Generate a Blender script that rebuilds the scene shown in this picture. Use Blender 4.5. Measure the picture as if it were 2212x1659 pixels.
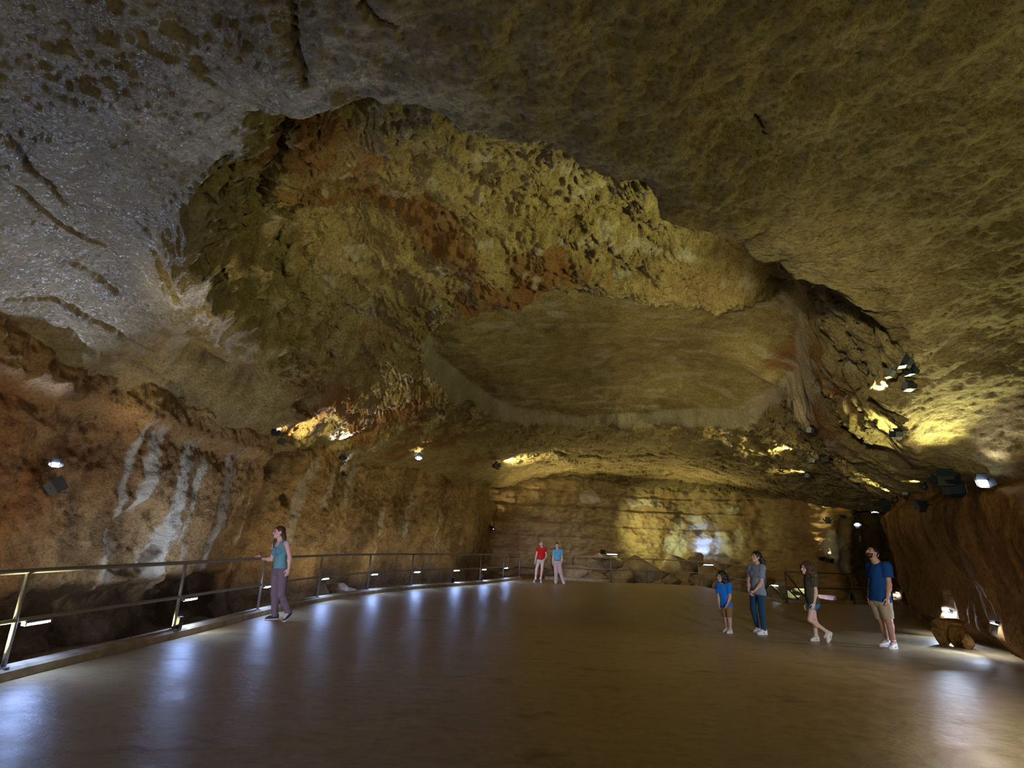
import bpy, bmesh, math, random
import numpy as np
from mathutils import Vector, Matrix

# ------------------------------------------------------------------ camera, world, exposure
SC = bpy.context.scene
COL = SC.collection
for _o in list(bpy.data.objects):
    bpy.data.objects.remove(_o)

IMG_W, IMG_H = 2212, 1659
FPX = 1200.0                                   # focal length in pixels of the 2212 wide frame
EYE = np.array([0.0, 0.0, 1.6])
_ro, _pi = math.atan(0.0436), math.atan(340 / FPX)
_F = np.array([0, math.cos(_pi), math.sin(_pi)])
_U0 = np.array([0, -math.sin(_pi), math.cos(_pi)])
_R0 = np.array([1.0, 0, 0])
_R = math.cos(_ro) * _R0 + math.sin(_ro) * _U0
_U = -math.sin(_ro) * _R0 + math.cos(_ro) * _U0

cam_data = bpy.data.cameras.new('camera')
cam_data.sensor_width = 36.0
cam_data.lens = 36.0 * FPX / IMG_W
cam_data.clip_start, cam_data.clip_end = 0.05, 200
cam = bpy.data.objects.new('camera', cam_data)
COL.objects.link(cam)
cam.matrix_world = Matrix(((_R[0], _U[0], -_F[0], EYE[0]), (_R[1], _U[1], -_F[1], EYE[1]),
                           (_R[2], _U[2], -_F[2], EYE[2]), (0, 0, 0, 1)))
SC.camera = cam

SC.view_settings.view_transform = 'Standard'
SC.view_settings.look = 'None'
SC.view_settings.gamma = 1.0
SC.view_settings.use_curve_mapping = False
SC.view_settings.exposure = 0.75
SC.cycles.max_bounces = 6
SC.cycles.diffuse_bounces = 3
SC.cycles.adaptive_threshold = 0.02
SC.cycles.glossy_bounces = 3
SC.cycles.sample_clamp_indirect = 4.0
SC.cycles.caustics_reflective = False
SC.cycles.caustics_refractive = False

world = bpy.data.worlds.new('cave_world')
SC.world = world
world.use_nodes = True
world.node_tree.nodes['Background'].inputs[0].default_value = (0.30, 0.22, 0.10, 1)
world.node_tree.nodes['Background'].inputs[1].default_value = 0.35


def ray(px, py):
    return (px - IMG_W / 2) / FPX * _R - (py - IMG_H / 2) / FPX * _U + _F


def atz(px, py, z):
    """the point of height z seen at that place of the photograph"""
    d = ray(px, py)
    return EYE + d * ((z - EYE[2]) / d[2])


def aty(px, py, y):
    d = ray(px, py)
    return EYE + d * (y / d[1])


def atx(px, py, x):
    d = ray(px, py)
    return EYE + d * (x / d[0])


WARM = (1.0, 0.74, 0.36)
GOLD = (1.0, 0.83, 0.36)
LIME = (0.96, 0.95, 0.36)
AMBER = (1.0, 0.55, 0.18)
COOL = (0.55, 0.70, 1.0)
BLUE = (0.30, 0.45, 1.0)
WHITE = (1.0, 0.93, 0.80)
COOL2 = (0.80, 0.88, 1.0)
VIOLET = (0.62, 0.45, 1.0)


def spot(pos, target, power, color, angle=90, blend=0.8, radius=0.08):
    d = bpy.data.lights.new('spot_light', 'SPOT')
    d.energy, d.color = power, color
    d.spot_size, d.spot_blend, d.shadow_soft_size = math.radians(angle), blend, radius
    o = bpy.data.objects.new('spot_light', d)
    COL.objects.link(o)
    o.location = pos
    v = Vector(target) - Vector(pos)
    o.rotation_euler = v.to_track_quat('-Z', 'Y').to_euler()
    return o


def point(pos, power, color, radius=0.06):
    d = bpy.data.lights.new('lamp_light', 'POINT')
    d.energy, d.color, d.shadow_soft_size = power, color, radius
    o = bpy.data.objects.new('lamp_light', d)
    COL.objects.link(o)
    o.location = pos
    return o


# spots added unseen behind the visitor as fill: lime to the right, warm and cool over the near rock
spot((6.5, -1.5, 0.6), (6.0, 5.5, 5.2), 400, LIME, 110, 0.9, 0.3)
spot((1.5, -3.0, 0.8), (1.0, 5.0, 4.5), 80, WARM, 130, 1.0, 0.4)
spot((-4.3, 0.5, 0.5), (-4.6, 6.5, 5.0), 80, COOL2, 100, 0.9, 0.12)
# spots added unseen behind the viewer to brighten visitors, pan, dome and right wall
spot((6.0, -2.0, 2.6), (5.9, 11.8, 1.0), 1500, (0.84, 0.84, 1.0), 26, 1.0, 0.25)
spot((-2.5, -2.0, 2.4), (-4.2, 11.3, 0.9), 1700, (0.84, 0.70, 1.0), 13, 1.0, 0.2)
spot((0.0, -2.5, 2.4), (1.9, 24.7, 0.9), 5500, (0.80, 0.80, 1.0), 12, 1.0, 0.2)
spot((-1.0, -2.0, 1.2), (5.4, 15.6, 7.0), 4200, GOLD, 19, 1.0, 0.2)
spot((-1.5, -2.0, 2.2), (7.0, 11.2, 4.9), 3000, (1.0, 0.9, 0.5), 22, 1.0, 0.2)
spot((4.5, -1.5, 2.4), (9.6, 12.5, 1.9), 420, (1.0, 0.72, 0.38), 26, 1.0, 0.2)
# hidden floods added behind the boulders to brighten the rear ceiling and back wall
spot((2.6, 29.6, 0.7), (2.8, 26.5, 6.0), 1100, GOLD, 95, 1.0, 0.15)
spot((9.8, 29.0, 0.7), (8.8, 26.5, 5.4), 1000, GOLD, 95, 1.0, 0.15)
# unseen lamps added down in the trench to wash the left wall
spot((-5.9, 4.2, -0.3), (-7.4, 8.5, 3.4), 180, (1.0, 0.82, 0.58), 120, 0.9, 0.1)
for _y, _p, _c in ((7.6, 60, WARM), (10.4, 110, COOL2), (12.6, 110, COOL2), (15.4, 80, WARM), (17.8, 80, GOLD), (20.2, 80, GOLD), (22.6, 70, GOLD), (25.2, 70, GOLD)):
    _x = float(np.interp(_y, [7, 13, 16, 19, 22, 26], [-5.9, -5.7, -5.3, -4.2, -2.3, -0.2]))
    spot((_x, _y, -0.4), (_x - 1.3, _y + 0.35, 2.2), _p, _c, 110, 0.9, 0.08)
spot((-5.6, 9.0, -0.2), (7.3, 12.6, 5.6), 2800, GOLD, 28, 1.0, 0.1)  # extra hidden lamp added to lift the right side of the dome
spot((-5.5, 6.0, -0.2), (-2.6, 9.0, 7.2), 900, GOLD, 44, 1.0, 0.1)  # another unseen one, added for the left side of the dome


# ------------------------------------------------------------------ numpy noise
_rng = np.random.default_rng(7)
_PERM = _rng.permutation(256).astype(np.int32)
_PERM = np.concatenate([_PERM, _PERM, _PERM])
_GR = _rng.normal(size=(256, 3)).astype(np.float32)
_GR /= np.linalg.norm(_GR, axis=1, keepdims=True)


def perlin(p):
    p = np.asarray(p, np.float32)
    out = np.empty(len(p), np.float32)
    for s in range(0, len(p), 200000):
        q = p[s:s + 200000]
        i = np.floor(q).astype(np.int32)
        f = q - i
        i &= 255
        w = f * f * f * (f * (f * 6 - 15) + 10)
        res = 0
        for dx in (0, 1):
            wx = w[:, 0] if dx else 1 - w[:, 0]
            a = _PERM[i[:, 0] + dx]
            for dy in (0, 1):
                wy = w[:, 1] if dy else 1 - w[:, 1]
                b = _PERM[a + i[:, 1] + dy]
                for dz in (0, 1):
                    wz = w[:, 2] if dz else 1 - w[:, 2]
                    g = _GR[_PERM[b + i[:, 2] + dz]]
                    dot = g[:, 0] * (f[:, 0] - dx) + g[:, 1] * (f[:, 1] - dy) + g[:, 2] * (f[:, 2] - dz)
                    res = res + wx * wy * wz * dot
        out[s:s + 200000] = res
    return out * 1.5


def fbm(p, scale, octaves=4, gain=0.5, off=0.0, stretch=(1, 1, 1), ridged=False):
    q = np.asarray(p, np.float32) * (np.array(stretch, np.float32) * scale) + off
    a, t = 1.0, 0
    for k in range(octaves):
        n = perlin(q)
        if ridged:
            n = 0.45 - np.abs(n) * 1.3
        t = t + a * n
        a *= gain
        q = q * 2.03 + 17.3
    return t


def sstep(a, b, x):
    t = np.clip((x - a) / (b - a), 0, 1)
    return t * t * (3 - 2 * t)


def rbf_fit(pts, smooth=0.02):
    P = np.array(pts, float)
    xy, z = P[:, :2], P[:, 2]
    n = len(xy)
    r = np.linalg.norm(xy[:, None] - xy[None], axis=2)
    K = r * r * np.log(r + 1e-9) + np.eye(n) * smooth
    A = np.zeros((n + 3, n + 3))
    A[:n, :n] = K
    A[:n, n], A[:n, n + 1:] = 1, xy
    A[n, :n], A[n + 1:, :n] = 1, xy.T
    w = np.linalg.solve(A, np.concatenate([z, np.zeros(3)]))

    def ev(q):
        out = np.empty(len(q))
        for s in range(0, len(q), 50000):
            c = q[s:s + 50000]
            r = np.sqrt(((c[:, None] - xy[None]) ** 2).sum(2)) + 1e-9
            out[s:s + 50000] = (r * r * np.log(r)) @ w[:n] + w[n] + c @ w[n + 1:]
        return out
    return ev


def seg_dist(q, line, closed=False):
    """distance of 2D points to a polyline, and how far along it (0..1) the nearest place is"""
    line = np.array(line, float)
    if closed:
        line = np.vstack([line, line[:1]])
    best = np.full(len(q), 1e9)
    along = np.zeros(len(q))
    m = len(line) - 1
    for k in range(m):
        a, b = line[k], line[k + 1]
        ab = b - a
        t = np.clip(((q - a) @ ab) / (ab @ ab + 1e-12), 0, 1)
        d = np.sqrt(((q - a - t[:, None] * ab) ** 2).sum(1))
        hit = d < best
        best[hit] = d[hit]
        along[hit] = ((k + t) / m)[hit]
    return best, along


def inside(q, poly):
    poly = np.array(poly, float)
    r = np.zeros(len(q), bool)
    j = len(poly) - 1
    for i in range(len(poly)):
        xi, yi = poly[i]
        xj, yj = poly[j]
        c = ((yi > q[:, 1]) != (yj > q[:, 1])) & (q[:, 0] < (xj - xi) * (q[:, 1] - yi) / (yj - yi + 1e-12) + xi)
        r ^= c
        j = i
    return r


# ------------------------------------------------------------------ mesh helpers
def tag(o, label=None, cat=None, group=None, kind=None):
    if label:
        o['label'] = label
    if cat:
        o['category'] = cat
    if group:
        o['group'] = group
    if kind:
        o['kind'] = kind
    return o


def link(name, me, mat, parent=None, smooth=True):
    o = bpy.data.objects.new(name, me)
    COL.objects.link(o)
    if mat is not None:
        me.materials.append(mat)
    if smooth:
        me.polygons.foreach_set('use_smooth', np.ones(len(me.polygons), bool))
    if parent is not None:
        o.parent = parent
    return o


def np_mesh(name, V, Q):
    me = bpy.data.meshes.new(name)
    V = np.asarray(V, np.float32)
    Q = np.asarray(Q, np.int32)
    k = Q.shape[1]
    me.vertices.add(len(V))
    me.vertices.foreach_set('co', V.ravel())
    me.loops.add(Q.size)
    me.loops.foreach_set('vertex_index', Q.ravel())
    me.polygons.add(len(Q))
    me.polygons.foreach_set('loop_start', np.arange(0, Q.size, k, dtype=np.int32))
    me.polygons.foreach_set('loop_total', np.full(len(Q), k, np.int32))
    me.update(calc_edges=True)
    me.validate()
    return me


def grid_quads(nu, nv, flip=False):
    i = np.arange(nu * nv).reshape(nu, nv)
    q = np.stack([i[:-1, :-1], i[1:, :-1], i[1:, 1:], i[:-1, 1:]], -1).reshape(-1, 4)
    return q[:, ::-1] if flip else q


def paint(me, stain_glow, wet):
    a = me.attributes.new('stain_glow', 'FLOAT_COLOR', 'POINT')
    c = np.ones((len(me.vertices), 4), np.float32)
    c[:, :3] = np.clip(stain_glow, 0, 1)
    a.data.foreach_set('color', c.ravel())
    b = me.attributes.new('wet', 'FLOAT', 'POINT')
    b.data.foreach_set('value', np.clip(wet, 0, 1).astype(np.float32))


def empty(name, loc, rz=0.0):
    o = bpy.data.objects.new(name, None)
    COL.objects.link(o)
    o.location = loc
    o.rotation_euler.z = rz
    o.empty_display_size = 0.1
    return o


class MB:
    """collects shapes and links them as one mesh object"""

    def __init__(self):
        self.v, self.f = [], []

    def add(self, v, f):
        n = len(self.v)
        self.v += [tuple(map(float, p)) for p in v]
        self.f += [tuple(i + n for i in q) for q in f]
        return self

    def box(self, size, loc=(0, 0, 0), mat=None, taper=1.0):
        sx, sy, sz = [s / 2 for s in size]
        P = [(-sx, -sy, -sz), (sx, -sy, -sz), (sx, sy, -sz), (-sx, sy, -sz),
             (-sx * taper, -sy * taper, sz), (sx * taper, -sy * taper, sz), (sx * taper, sy * taper, sz), (-sx * taper, sy * taper, sz)]
        M = mat or Matrix.Identity(3)
        P = [M @ Vector(p) + Vector(loc) for p in P]
        return self.add(P, [(0, 3, 2, 1), (4, 5, 6, 7), (0, 1, 5, 4), (1, 2, 6, 5), (2, 3, 7, 6), (3, 0, 4, 7)])

    def tube(self, path, r, n=10, caps=True):
        path = [Vector(map(float, p)) for p in path]
        rs = r if hasattr(r, '__len__') else [r] * len(path)
        V, Fc = [], []
        up = None
        for i, p in enumerate(path):
            t = (path[min(i + 1, len(path) - 1)] - path[max(i - 1, 0)]).normalized()
            if up is None:
                up = t.orthogonal().normalized()
            up = (up - t * up.dot(t)).normalized()
            s = t.cross(up)
            for k in range(n):
                a = 2 * math.pi * k / n
                V.append(p + (up * math.cos(a) + s * math.sin(a)) * rs[i])
        for i in range(len(path) - 1):
            for k in range(n):
                a, b = i * n + k, i * n + (k + 1) % n
                Fc.append((a, b, b + n, a + n))
        if caps:
            Fc.append(tuple(range(n - 1, -1, -1)))
            Fc.append(tuple(range((len(path) - 1) * n, len(path) * n)))
        return self.add(V, Fc)

    def build(self, name, mat, parent=None, smooth=False, bevel=0):
        me = bpy.data.meshes.new(name)
        me.from_pydata(self.v, [], self.f)
        if bevel:
            bm = bmesh.new()
            bm.from_mesh(me)
            bmesh.ops.bevel(bm, geom=bm.edges[:], offset=bevel, segments=2, profile=0.6, affect='EDGES')
            bm.to_mesh(me)
            bm.free()
        return link(name, me, mat, parent, smooth)


# ------------------------------------------------------------------ materials
def new_mat(name):
    m = bpy.data.materials.new(name)
    m.use_nodes = True
    nt = m.node_tree
    return m, nt, nt.nodes['Principled BSDF']


def N(nt, kind, **kw):
    n = nt.nodes.new('ShaderNode' + kind)
    for k, v in kw.items():
        if k in n.inputs:
            n.inputs[k].default_value = v
        else:
            setattr(n, k, v)
    return n


def ramp(nt, fac, stops):
    r = nt.nodes.new('ShaderNodeValToRGB')
    e = r.color_ramp.elements
    while len(e) < len(stops):
        e.new(0.5)
    for k, (p, c) in enumerate(stops):
        e[k].position, e[k].color = p, (*c, 1) if len(c) == 3 else c
    nt.links.new(fac, r.inputs[0])
    return r.outputs[0]


def mixc(nt, fac, a, b, mode='MIX'):
    m = nt.nodes.new('ShaderNodeMix')
    m.data_type, m.blend_type = 'RGBA', mode
    for sock, v in ((m.inputs[0], fac), (m.inputs[6], a), (m.inputs[7], b)):
        if isinstance(v, bpy.types.NodeSocket):
            nt.links.new(v, sock)
        elif isinstance(v, (int, float)):
            sock.default_value = v
        else:
            sock.default_value = (*v, 1)
    return m.outputs[2]


def mth(nt, op, a, b=None):
    m = nt.nodes.new('ShaderNodeMath')
    m.operation = op
    for k, v in enumerate((a, b)):
        if v is None:
            continue
        if isinstance(v, bpy.types.NodeSocket):
            nt.links.new(v, m.inputs[k])
        else:
            m.inputs[k].default_value = v
    return m.outputs[0]


def rock_mat(name, base, dark, light, bump=0.6, stretch=(1, 1, 1), fine=20.0, pit=0.55):
    m, nt, bs = new_mat(name)
    co = N(nt, 'TexCoord').outputs['Object']
    mp = N(nt, 'Mapping', Scale=stretch)
    nt.links.new(co, mp.inputs[0])
    co = mp.outputs[0]

    def noise(scale, detail=5, rough=0.6, dist=0.0):
        n = N(nt, 'TexNoise', Scale=scale, Detail=detail, Roughness=rough, Distortion=dist)
        nt.links.new(co, n.inputs['Vector'])
        return n.outputs['Fac']
    big, mid, fin = noise(0.55, 4), noise(2.6, 6, 0.65, 0.4), noise(fine, 6, 0.7)
    c1 = ramp(nt, mid, [(0.32, dark), (0.5, base), (0.68, light)])
    c2 = ramp(nt, big, [(0.35, tuple(x * 0.75 for x in base)), (0.65, light)])
    c = mixc(nt, 0.4, c1, c2)
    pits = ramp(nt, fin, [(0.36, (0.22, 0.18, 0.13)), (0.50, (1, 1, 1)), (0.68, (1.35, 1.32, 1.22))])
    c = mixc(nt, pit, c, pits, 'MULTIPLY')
    st = N(nt, 'Attribute', attribute_name='stain_glow')
    sp = N(nt, 'SeparateColor')
    nt.links.new(st.outputs['Color'], sp.inputs[0])
    red = mth(nt, 'MULTIPLY', sp.outputs[0], ramp(nt, mid, [(0.3, (0.5,) * 3), (0.6, (1,) * 3)]))
    c = mixc(nt, red, c, mixc(nt, fin, (0.13, 0.055, 0.024), (0.36, 0.17, 0.07)))
    c = mixc(nt, sp.outputs[1], c, mixc(nt, fin, (0.34, 0.33, 0.31), (0.82, 0.81, 0.78)))
    c = mixc(nt, sp.outputs[2], c, mixc(nt, fin, (0.02, 0.012, 0.006), (0.10, 0.06, 0.03)))
    nt.links.new(c, bs.inputs['Base Color'])
    wet = N(nt, 'Attribute', attribute_name='wet').outputs['Fac']
    rg = mth(nt, 'SUBTRACT', 0.85, mth(nt, 'MULTIPLY', wet, 0.5))
    nt.links.new(rg, bs.inputs['Roughness'])
    nt.links.new(mth(nt, 'ADD', 0.15, mth(nt, 'MULTIPLY', wet, 0.6)), bs.inputs['Specular IOR Level'])
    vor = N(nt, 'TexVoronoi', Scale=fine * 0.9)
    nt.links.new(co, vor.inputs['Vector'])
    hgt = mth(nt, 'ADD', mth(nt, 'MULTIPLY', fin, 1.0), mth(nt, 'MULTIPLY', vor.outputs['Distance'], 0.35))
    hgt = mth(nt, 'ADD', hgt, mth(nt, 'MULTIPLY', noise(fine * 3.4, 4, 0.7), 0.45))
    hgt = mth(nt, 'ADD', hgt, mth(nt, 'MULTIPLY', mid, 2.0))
    b = N(nt, 'Bump', Strength=bump, Distance=0.09)
    nt.links.new(hgt, b.inputs['Height'])
    nt.links.new(b.outputs[0], bs.inputs['Normal'])
    return m


def plain(name, col, rough=0.6, metal=0.0, var=0.12, scale=30.0, bump=0.0, spec=0.5):
    m, nt, bs = new_mat(name)
    co = N(nt, 'TexCoord').outputs['Object']
    n = N(nt, 'TexNoise', Scale=scale, Detail=4.0)
    nt.links.new(co, n.inputs['Vector'])
    c = ramp(nt, n.outputs['Fac'], [(0.3, tuple(x * (1 - var) for x in col)), (0.7, tuple(min(1, x * (1 + var)) for x in col))])
    nt.links.new(c, bs.inputs['Base Color'])
    bs.inputs['Roughness'].default_value = rough
    bs.inputs['Metallic'].default_value = metal
    bs.inputs['Specular IOR Level'].default_value = spec
    if bump:
        b = N(nt, 'Bump', Strength=bump, Distance=0.01)
        nt.links.new(n.outputs['Fac'], b.inputs['Height'])
        nt.links.new(b.outputs[0], bs.inputs['Normal'])
    return m


def glow(name, col, strength):
    m, nt, bs = new_mat(name)
    bs.inputs['Base Color'].default_value = (*col, 1)
    bs.inputs['Emission Color'].default_value = (*col, 1)
    bs.inputs['Emission Strength'].default_value = strength
    return m


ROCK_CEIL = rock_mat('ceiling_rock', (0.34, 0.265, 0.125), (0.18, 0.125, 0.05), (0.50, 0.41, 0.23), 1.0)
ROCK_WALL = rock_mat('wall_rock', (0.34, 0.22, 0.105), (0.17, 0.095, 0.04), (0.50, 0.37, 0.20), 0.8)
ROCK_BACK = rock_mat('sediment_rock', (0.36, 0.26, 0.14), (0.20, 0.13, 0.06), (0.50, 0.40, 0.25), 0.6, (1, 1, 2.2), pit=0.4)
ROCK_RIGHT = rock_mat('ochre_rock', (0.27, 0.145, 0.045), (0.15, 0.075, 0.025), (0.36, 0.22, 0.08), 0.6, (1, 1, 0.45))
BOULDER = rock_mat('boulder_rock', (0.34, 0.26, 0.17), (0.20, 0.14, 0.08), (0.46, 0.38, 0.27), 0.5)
STEEL = plain('galvanised_steel', (0.30, 0.30, 0.31), 0.45, 0.6)
DARKSTEEL = plain('brown_painted_steel', (0.10, 0.075, 0.05), 0.55, 0.3)
BLACK = plain('black_housing', (0.018, 0.02, 0.026), 0.4)
BARN = plain('blue_black_flap', (0.012, 0.02, 0.036), 0.4, 0.2)
LED = glow('led_tube', (0.36, 0.52, 1.0), 220.0)
LENS_COOL = glow('cool_lens', (0.75, 0.86, 1.0), 14.0)
LENS_WARM = glow('warm_lens', (1.0, 0.80, 0.45), 10.0)


# ------------------------------------------------------------------ the cave: ceiling, walls, floor
# low sheet of rock over the visitor and to both sides
LOW = [atz(*c) for c in [
    (1106, -150, 5.3), (0, -150, 5.1), (2212, -150, 5.3), (1106, 100, 5.25), (0, 0, 5.05), (2212, 0, 5.3), (600, 50, 5.25), (1600, 100, 5.3),
    (1000, 280, 5.2), (1270, 390, 5.15), (1500, 500, 5.0), (1750, 640, 4.8), (1900, 690, 4.6), (1960, 760, 4.4),
    (2212, 300, 5.2), (2212, 500, 4.95), (2000, 500, 5.0), (2212, 700, 4.6), (2212, 850, 4.1), (2000, 800, 4.25), (2212, 950, 3.6), (2050, 900, 3.9),
    (1980, 900, 3.95), (1975, 1000, 3.55), (2000, 1075, 3.15), (2100, 1055, 3.1), (2212, 1035, 3.0),
    (300, 300, 5.05), (600, 250, 5.2), (430, 350, 5.2), (390, 560, 5.0), (430, 700, 4.75), (0, 500, 4.75), (0, 650, 4.3), (0, 800, 3.65), (200, 600, 4.75),
    (250, 800, 4.05), (480, 850, 4.45), (600, 900, 4.4), (690, 800, 5.3)]]
LOW += [(-7.35, 8.0, 3.15), (-7.35, 9.6, 3.38), (-7.2, 12.4, 3.52), (-7.0, 16.4, 3.62), (-9.5, 8, 2.5), (-9.5, 16, 3.0), (-9.0, 0, 3.0), (0, -4, 5.0), (9, -4, 3.6),
        (12.5, 12.0, 2.9), (12.0, 5.0, 3.0), (14, 17, 2.9), (-6.0, 20, 4.2), (-3, 25, 4.4)]
# high dome beyond the lip
HIGH = [atz(*c) for c in [
    (700, 300, 7.2), (1000, 350, 7.7), (1300, 450, 7.9), (1600, 580, 7.5), (620, 420, 7.2), (800, 500, 7.6), (1000, 600, 7.3), (1200, 560, 7.6),
    (1400, 615, 7.25), (1600, 620, 7.1), (600, 600, 6.9), (800, 700, 6.7), (690, 770, 5.8), (900, 640, 7.15), (880, 760, 6.4), (950, 860, 5.8),
    (800, 860, 5.5), (1100, 940, 5.45), (1300, 960, 5.5), (1500, 960, 5.45), (1650, 935, 5.4), (1750, 650, 6.9), (1720, 700, 6.7),
    (1790, 700, 5.9), (1790, 800, 5.4), (1780, 900, 5.0), (1740, 930, 5.1), (1760, 1000, 4.5), (1755, 790, 6.15), (1768, 700, 6.5), (1722, 885, 5.75), (1850, 800, 5.0), (1880, 900, 5.3), (1900, 1000, 4.6)]]
HIGH += [(-6.9, 17.0, 4.0), (-5.6, 19.5, 4.1), (-4.2, 22.5, 4.2), (-2.3, 26, 4.2), (-1, 29.3, 4.0), (2.4, 29, 5.35), (5, 31.5, 5.1), (8, 32, 4.9), (11.5, 31, 4.7),
         (14.2, 28, 4.2), (14.5, 25.5, 3.7), (17, 26, 3.7), (16, 21, 3.4), (-8, 22, 3.4), (5, 36, 4.6), (13, 35, 4.2), (20, 28, 3.2), (5, 28, 5.3), (9.5, 27, 5.3)]
LIP = [tuple(atz(*c)[:2]) for c in [
    (1952, 1085, 3.25), (1950, 1000, 3.6), (1955, 900, 3.95), (1950, 790, 4.35), (1900, 695, 4.6), (1840, 665, 4.7), (1750, 635, 4.8), (1640, 580, 4.9), (1500, 500, 5.0), (1390, 440, 5.1),
    (1270, 388, 5.15), (1120, 320, 5.2), (1000, 282, 5.2), (900, 262, 5.2), (800, 245, 5.2), (700, 245, 5.2), (600, 262, 5.2), (520, 290, 5.2), (440, 350, 5.2), (400, 440, 5.1),
    (388, 540, 5.0), (400, 620, 4.9), (440, 710, 4.75), (500, 790, 4.6), (570, 860, 4.5)]]
LIP += [(-7.3, 16.5), (-9, 18), (-9, 38), (22, 38), (22, 20.5), (14.5, 19.5)]
# the flat pan let into the dome
PAN = [(905, 725, 7.1), (925, 775, 6.9), (1000, 835, 6.6), (1100, 885, 6.4), (1250, 918, 6.25), (1400, 922, 6.2), (1600, 908, 6.2), (1690, 880, 6.3), (1740, 800, 6.7),
       (1752, 700, 7.2), (1720, 640, 7.6), (1600, 622, 7.75), (1400, 612, 7.8), (1250, 612, 7.8), (1150, 622, 7.75), (1050, 655, 7.6), (950, 690, 7.3)]
_pp = np.array([atz(x, y, z - 0.35) for x, y, z in PAN])
PAN_P = [tuple(p[:2]) for p in _pp]

PAN_C = np.linalg.lstsq(np.c_[_pp[:, :2], np.ones(len(_pp))], _pp[:, 2], rcond=None)[0]

low_ev, high_ev = rbf_fit(LOW), rbf_fit(HIGH)


def ceiling_height(q, P3=None):
    """height of the ceiling over plan points q, with where the pan and the low sheet are"""
    d, _ = seg_dist(q, LIP, True)
    wob = fbm(np.c_[q, np.zeros(len(q))], 0.9, 4) * 0.22
    sd = np.where(inside(q, LIP), d, -d) + wob
    far = sstep(9, 15, q[:, 1])
    left = sstep(-2.0, -3.2, q[:, 0]) * (1 - far)
    width = 0.30 + 0.45 * left + 2.2 * far
    t = sstep(-0.05, 1.0, sd / width)
    led = np.clip(left + sstep(3.5, 5.5, q[:, 0]) * (1 - far), 0, 1)
    t = np.clip(t - 0.10 * np.sin(t * 2 * np.pi * 2.5 + 2.5 * wob / 0.22) * led * sstep(0, 0.15, t) * sstep(1, 0.85, t), 0, 1)
    lo, hi = low_ev(q), high_ev(q)
    dp, _ = seg_dist(q, PAN_P, True)
    sp = np.where(inside(q, PAN_P), dp, -dp) + fbm(np.c_[q, np.ones(len(q))], 1.3, 3) * 0.07
    pan = sstep(0.0, 0.22, sp)
    flat = q @ PAN_C[:2] + PAN_C[2]
    rim = np.exp(-(np.clip(-sp, 0, 9) / 0.8) ** 2) * (1 - pan)
    hi = hi - 0.12 * rim
    hi = hi * (1 - pan) + np.maximum(flat, hi + 0.25) * pan
    hi = np.maximum(hi, lo - 0.4)
    # rounded under-edge of the low sheet
    lo = lo + 0.10 * np.exp(-(np.clip(-sd, 0, 9) / 0.25) ** 2) * (1 - far)
    return lo * (1 - t) + hi * t, t, pan, sd, sp


CRACKS = [[(20, 280), (62, 350), (100, 390), (148, 445)], [(0, 370), (60, 420), (110, 470), (165, 505), (235, 545)], [(0, 640), (120, 660), (250, 720), (360, 790)],
          [(0, 690), (150, 720), (300, 790), (430, 880)], [(632, 0), (640, 90), (655, 180)], [(770, -20), (800, 25), (855, 50)], [(1640, 255), (1660, 290)], [(120, 560), (200, 600), (260, 640)]]


def low_hit(px, py):
    """plan place where a line of sight meets the low sheet"""
    d = ray(px, py)
    t = np.linspace(1.5, 22, 420)
    P = EYE + t[:, None] * d
    k = np.argmax(P[:, 2] > low_ev(P[:, :2]))
    return tuple(P[k, :2])


CRACKS = [[low_hit(x, y) for x, y in c] for c in CRACKS]


FOLDS = [([(585, 300, 6.0), (500, 340, 6.0), (440, 430, 5.9), (425, 520, 5.8)], -0.75, 0.32), ([(470, 520, 6.4), (520, 610, 6.4), (610, 700, 6.2), (700, 775, 5.9)], -0.30, 0.35),
         ([(440, 560, 6.2), (470, 640, 6.0), (560, 740, 5.8), (640, 800, 5.6)], 0.35, 0.35), ([(700, 780, 5.8), (780, 700, 6.4), (860, 640, 6.9), (960, 600, 7.2)], 0.25, 0.6),
         ([(1760, 660, 6.6), (1850, 760, 5.4), (1900, 860, 5.2)], 0.35, 0.3), ([(1800, 720, 5.9), (1790, 850, 5.3), (1770, 960, 4.8)], -0.35, 0.45),
         ([(1850, 700, 5.2), (1930, 800, 4.8), (1960, 900, 4.5)], -0.30, 0.3)]
FOLDS = [([tuple(atz(*c)[:2]) for c in line], a, w) for line, a, w in FOLDS]


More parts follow.
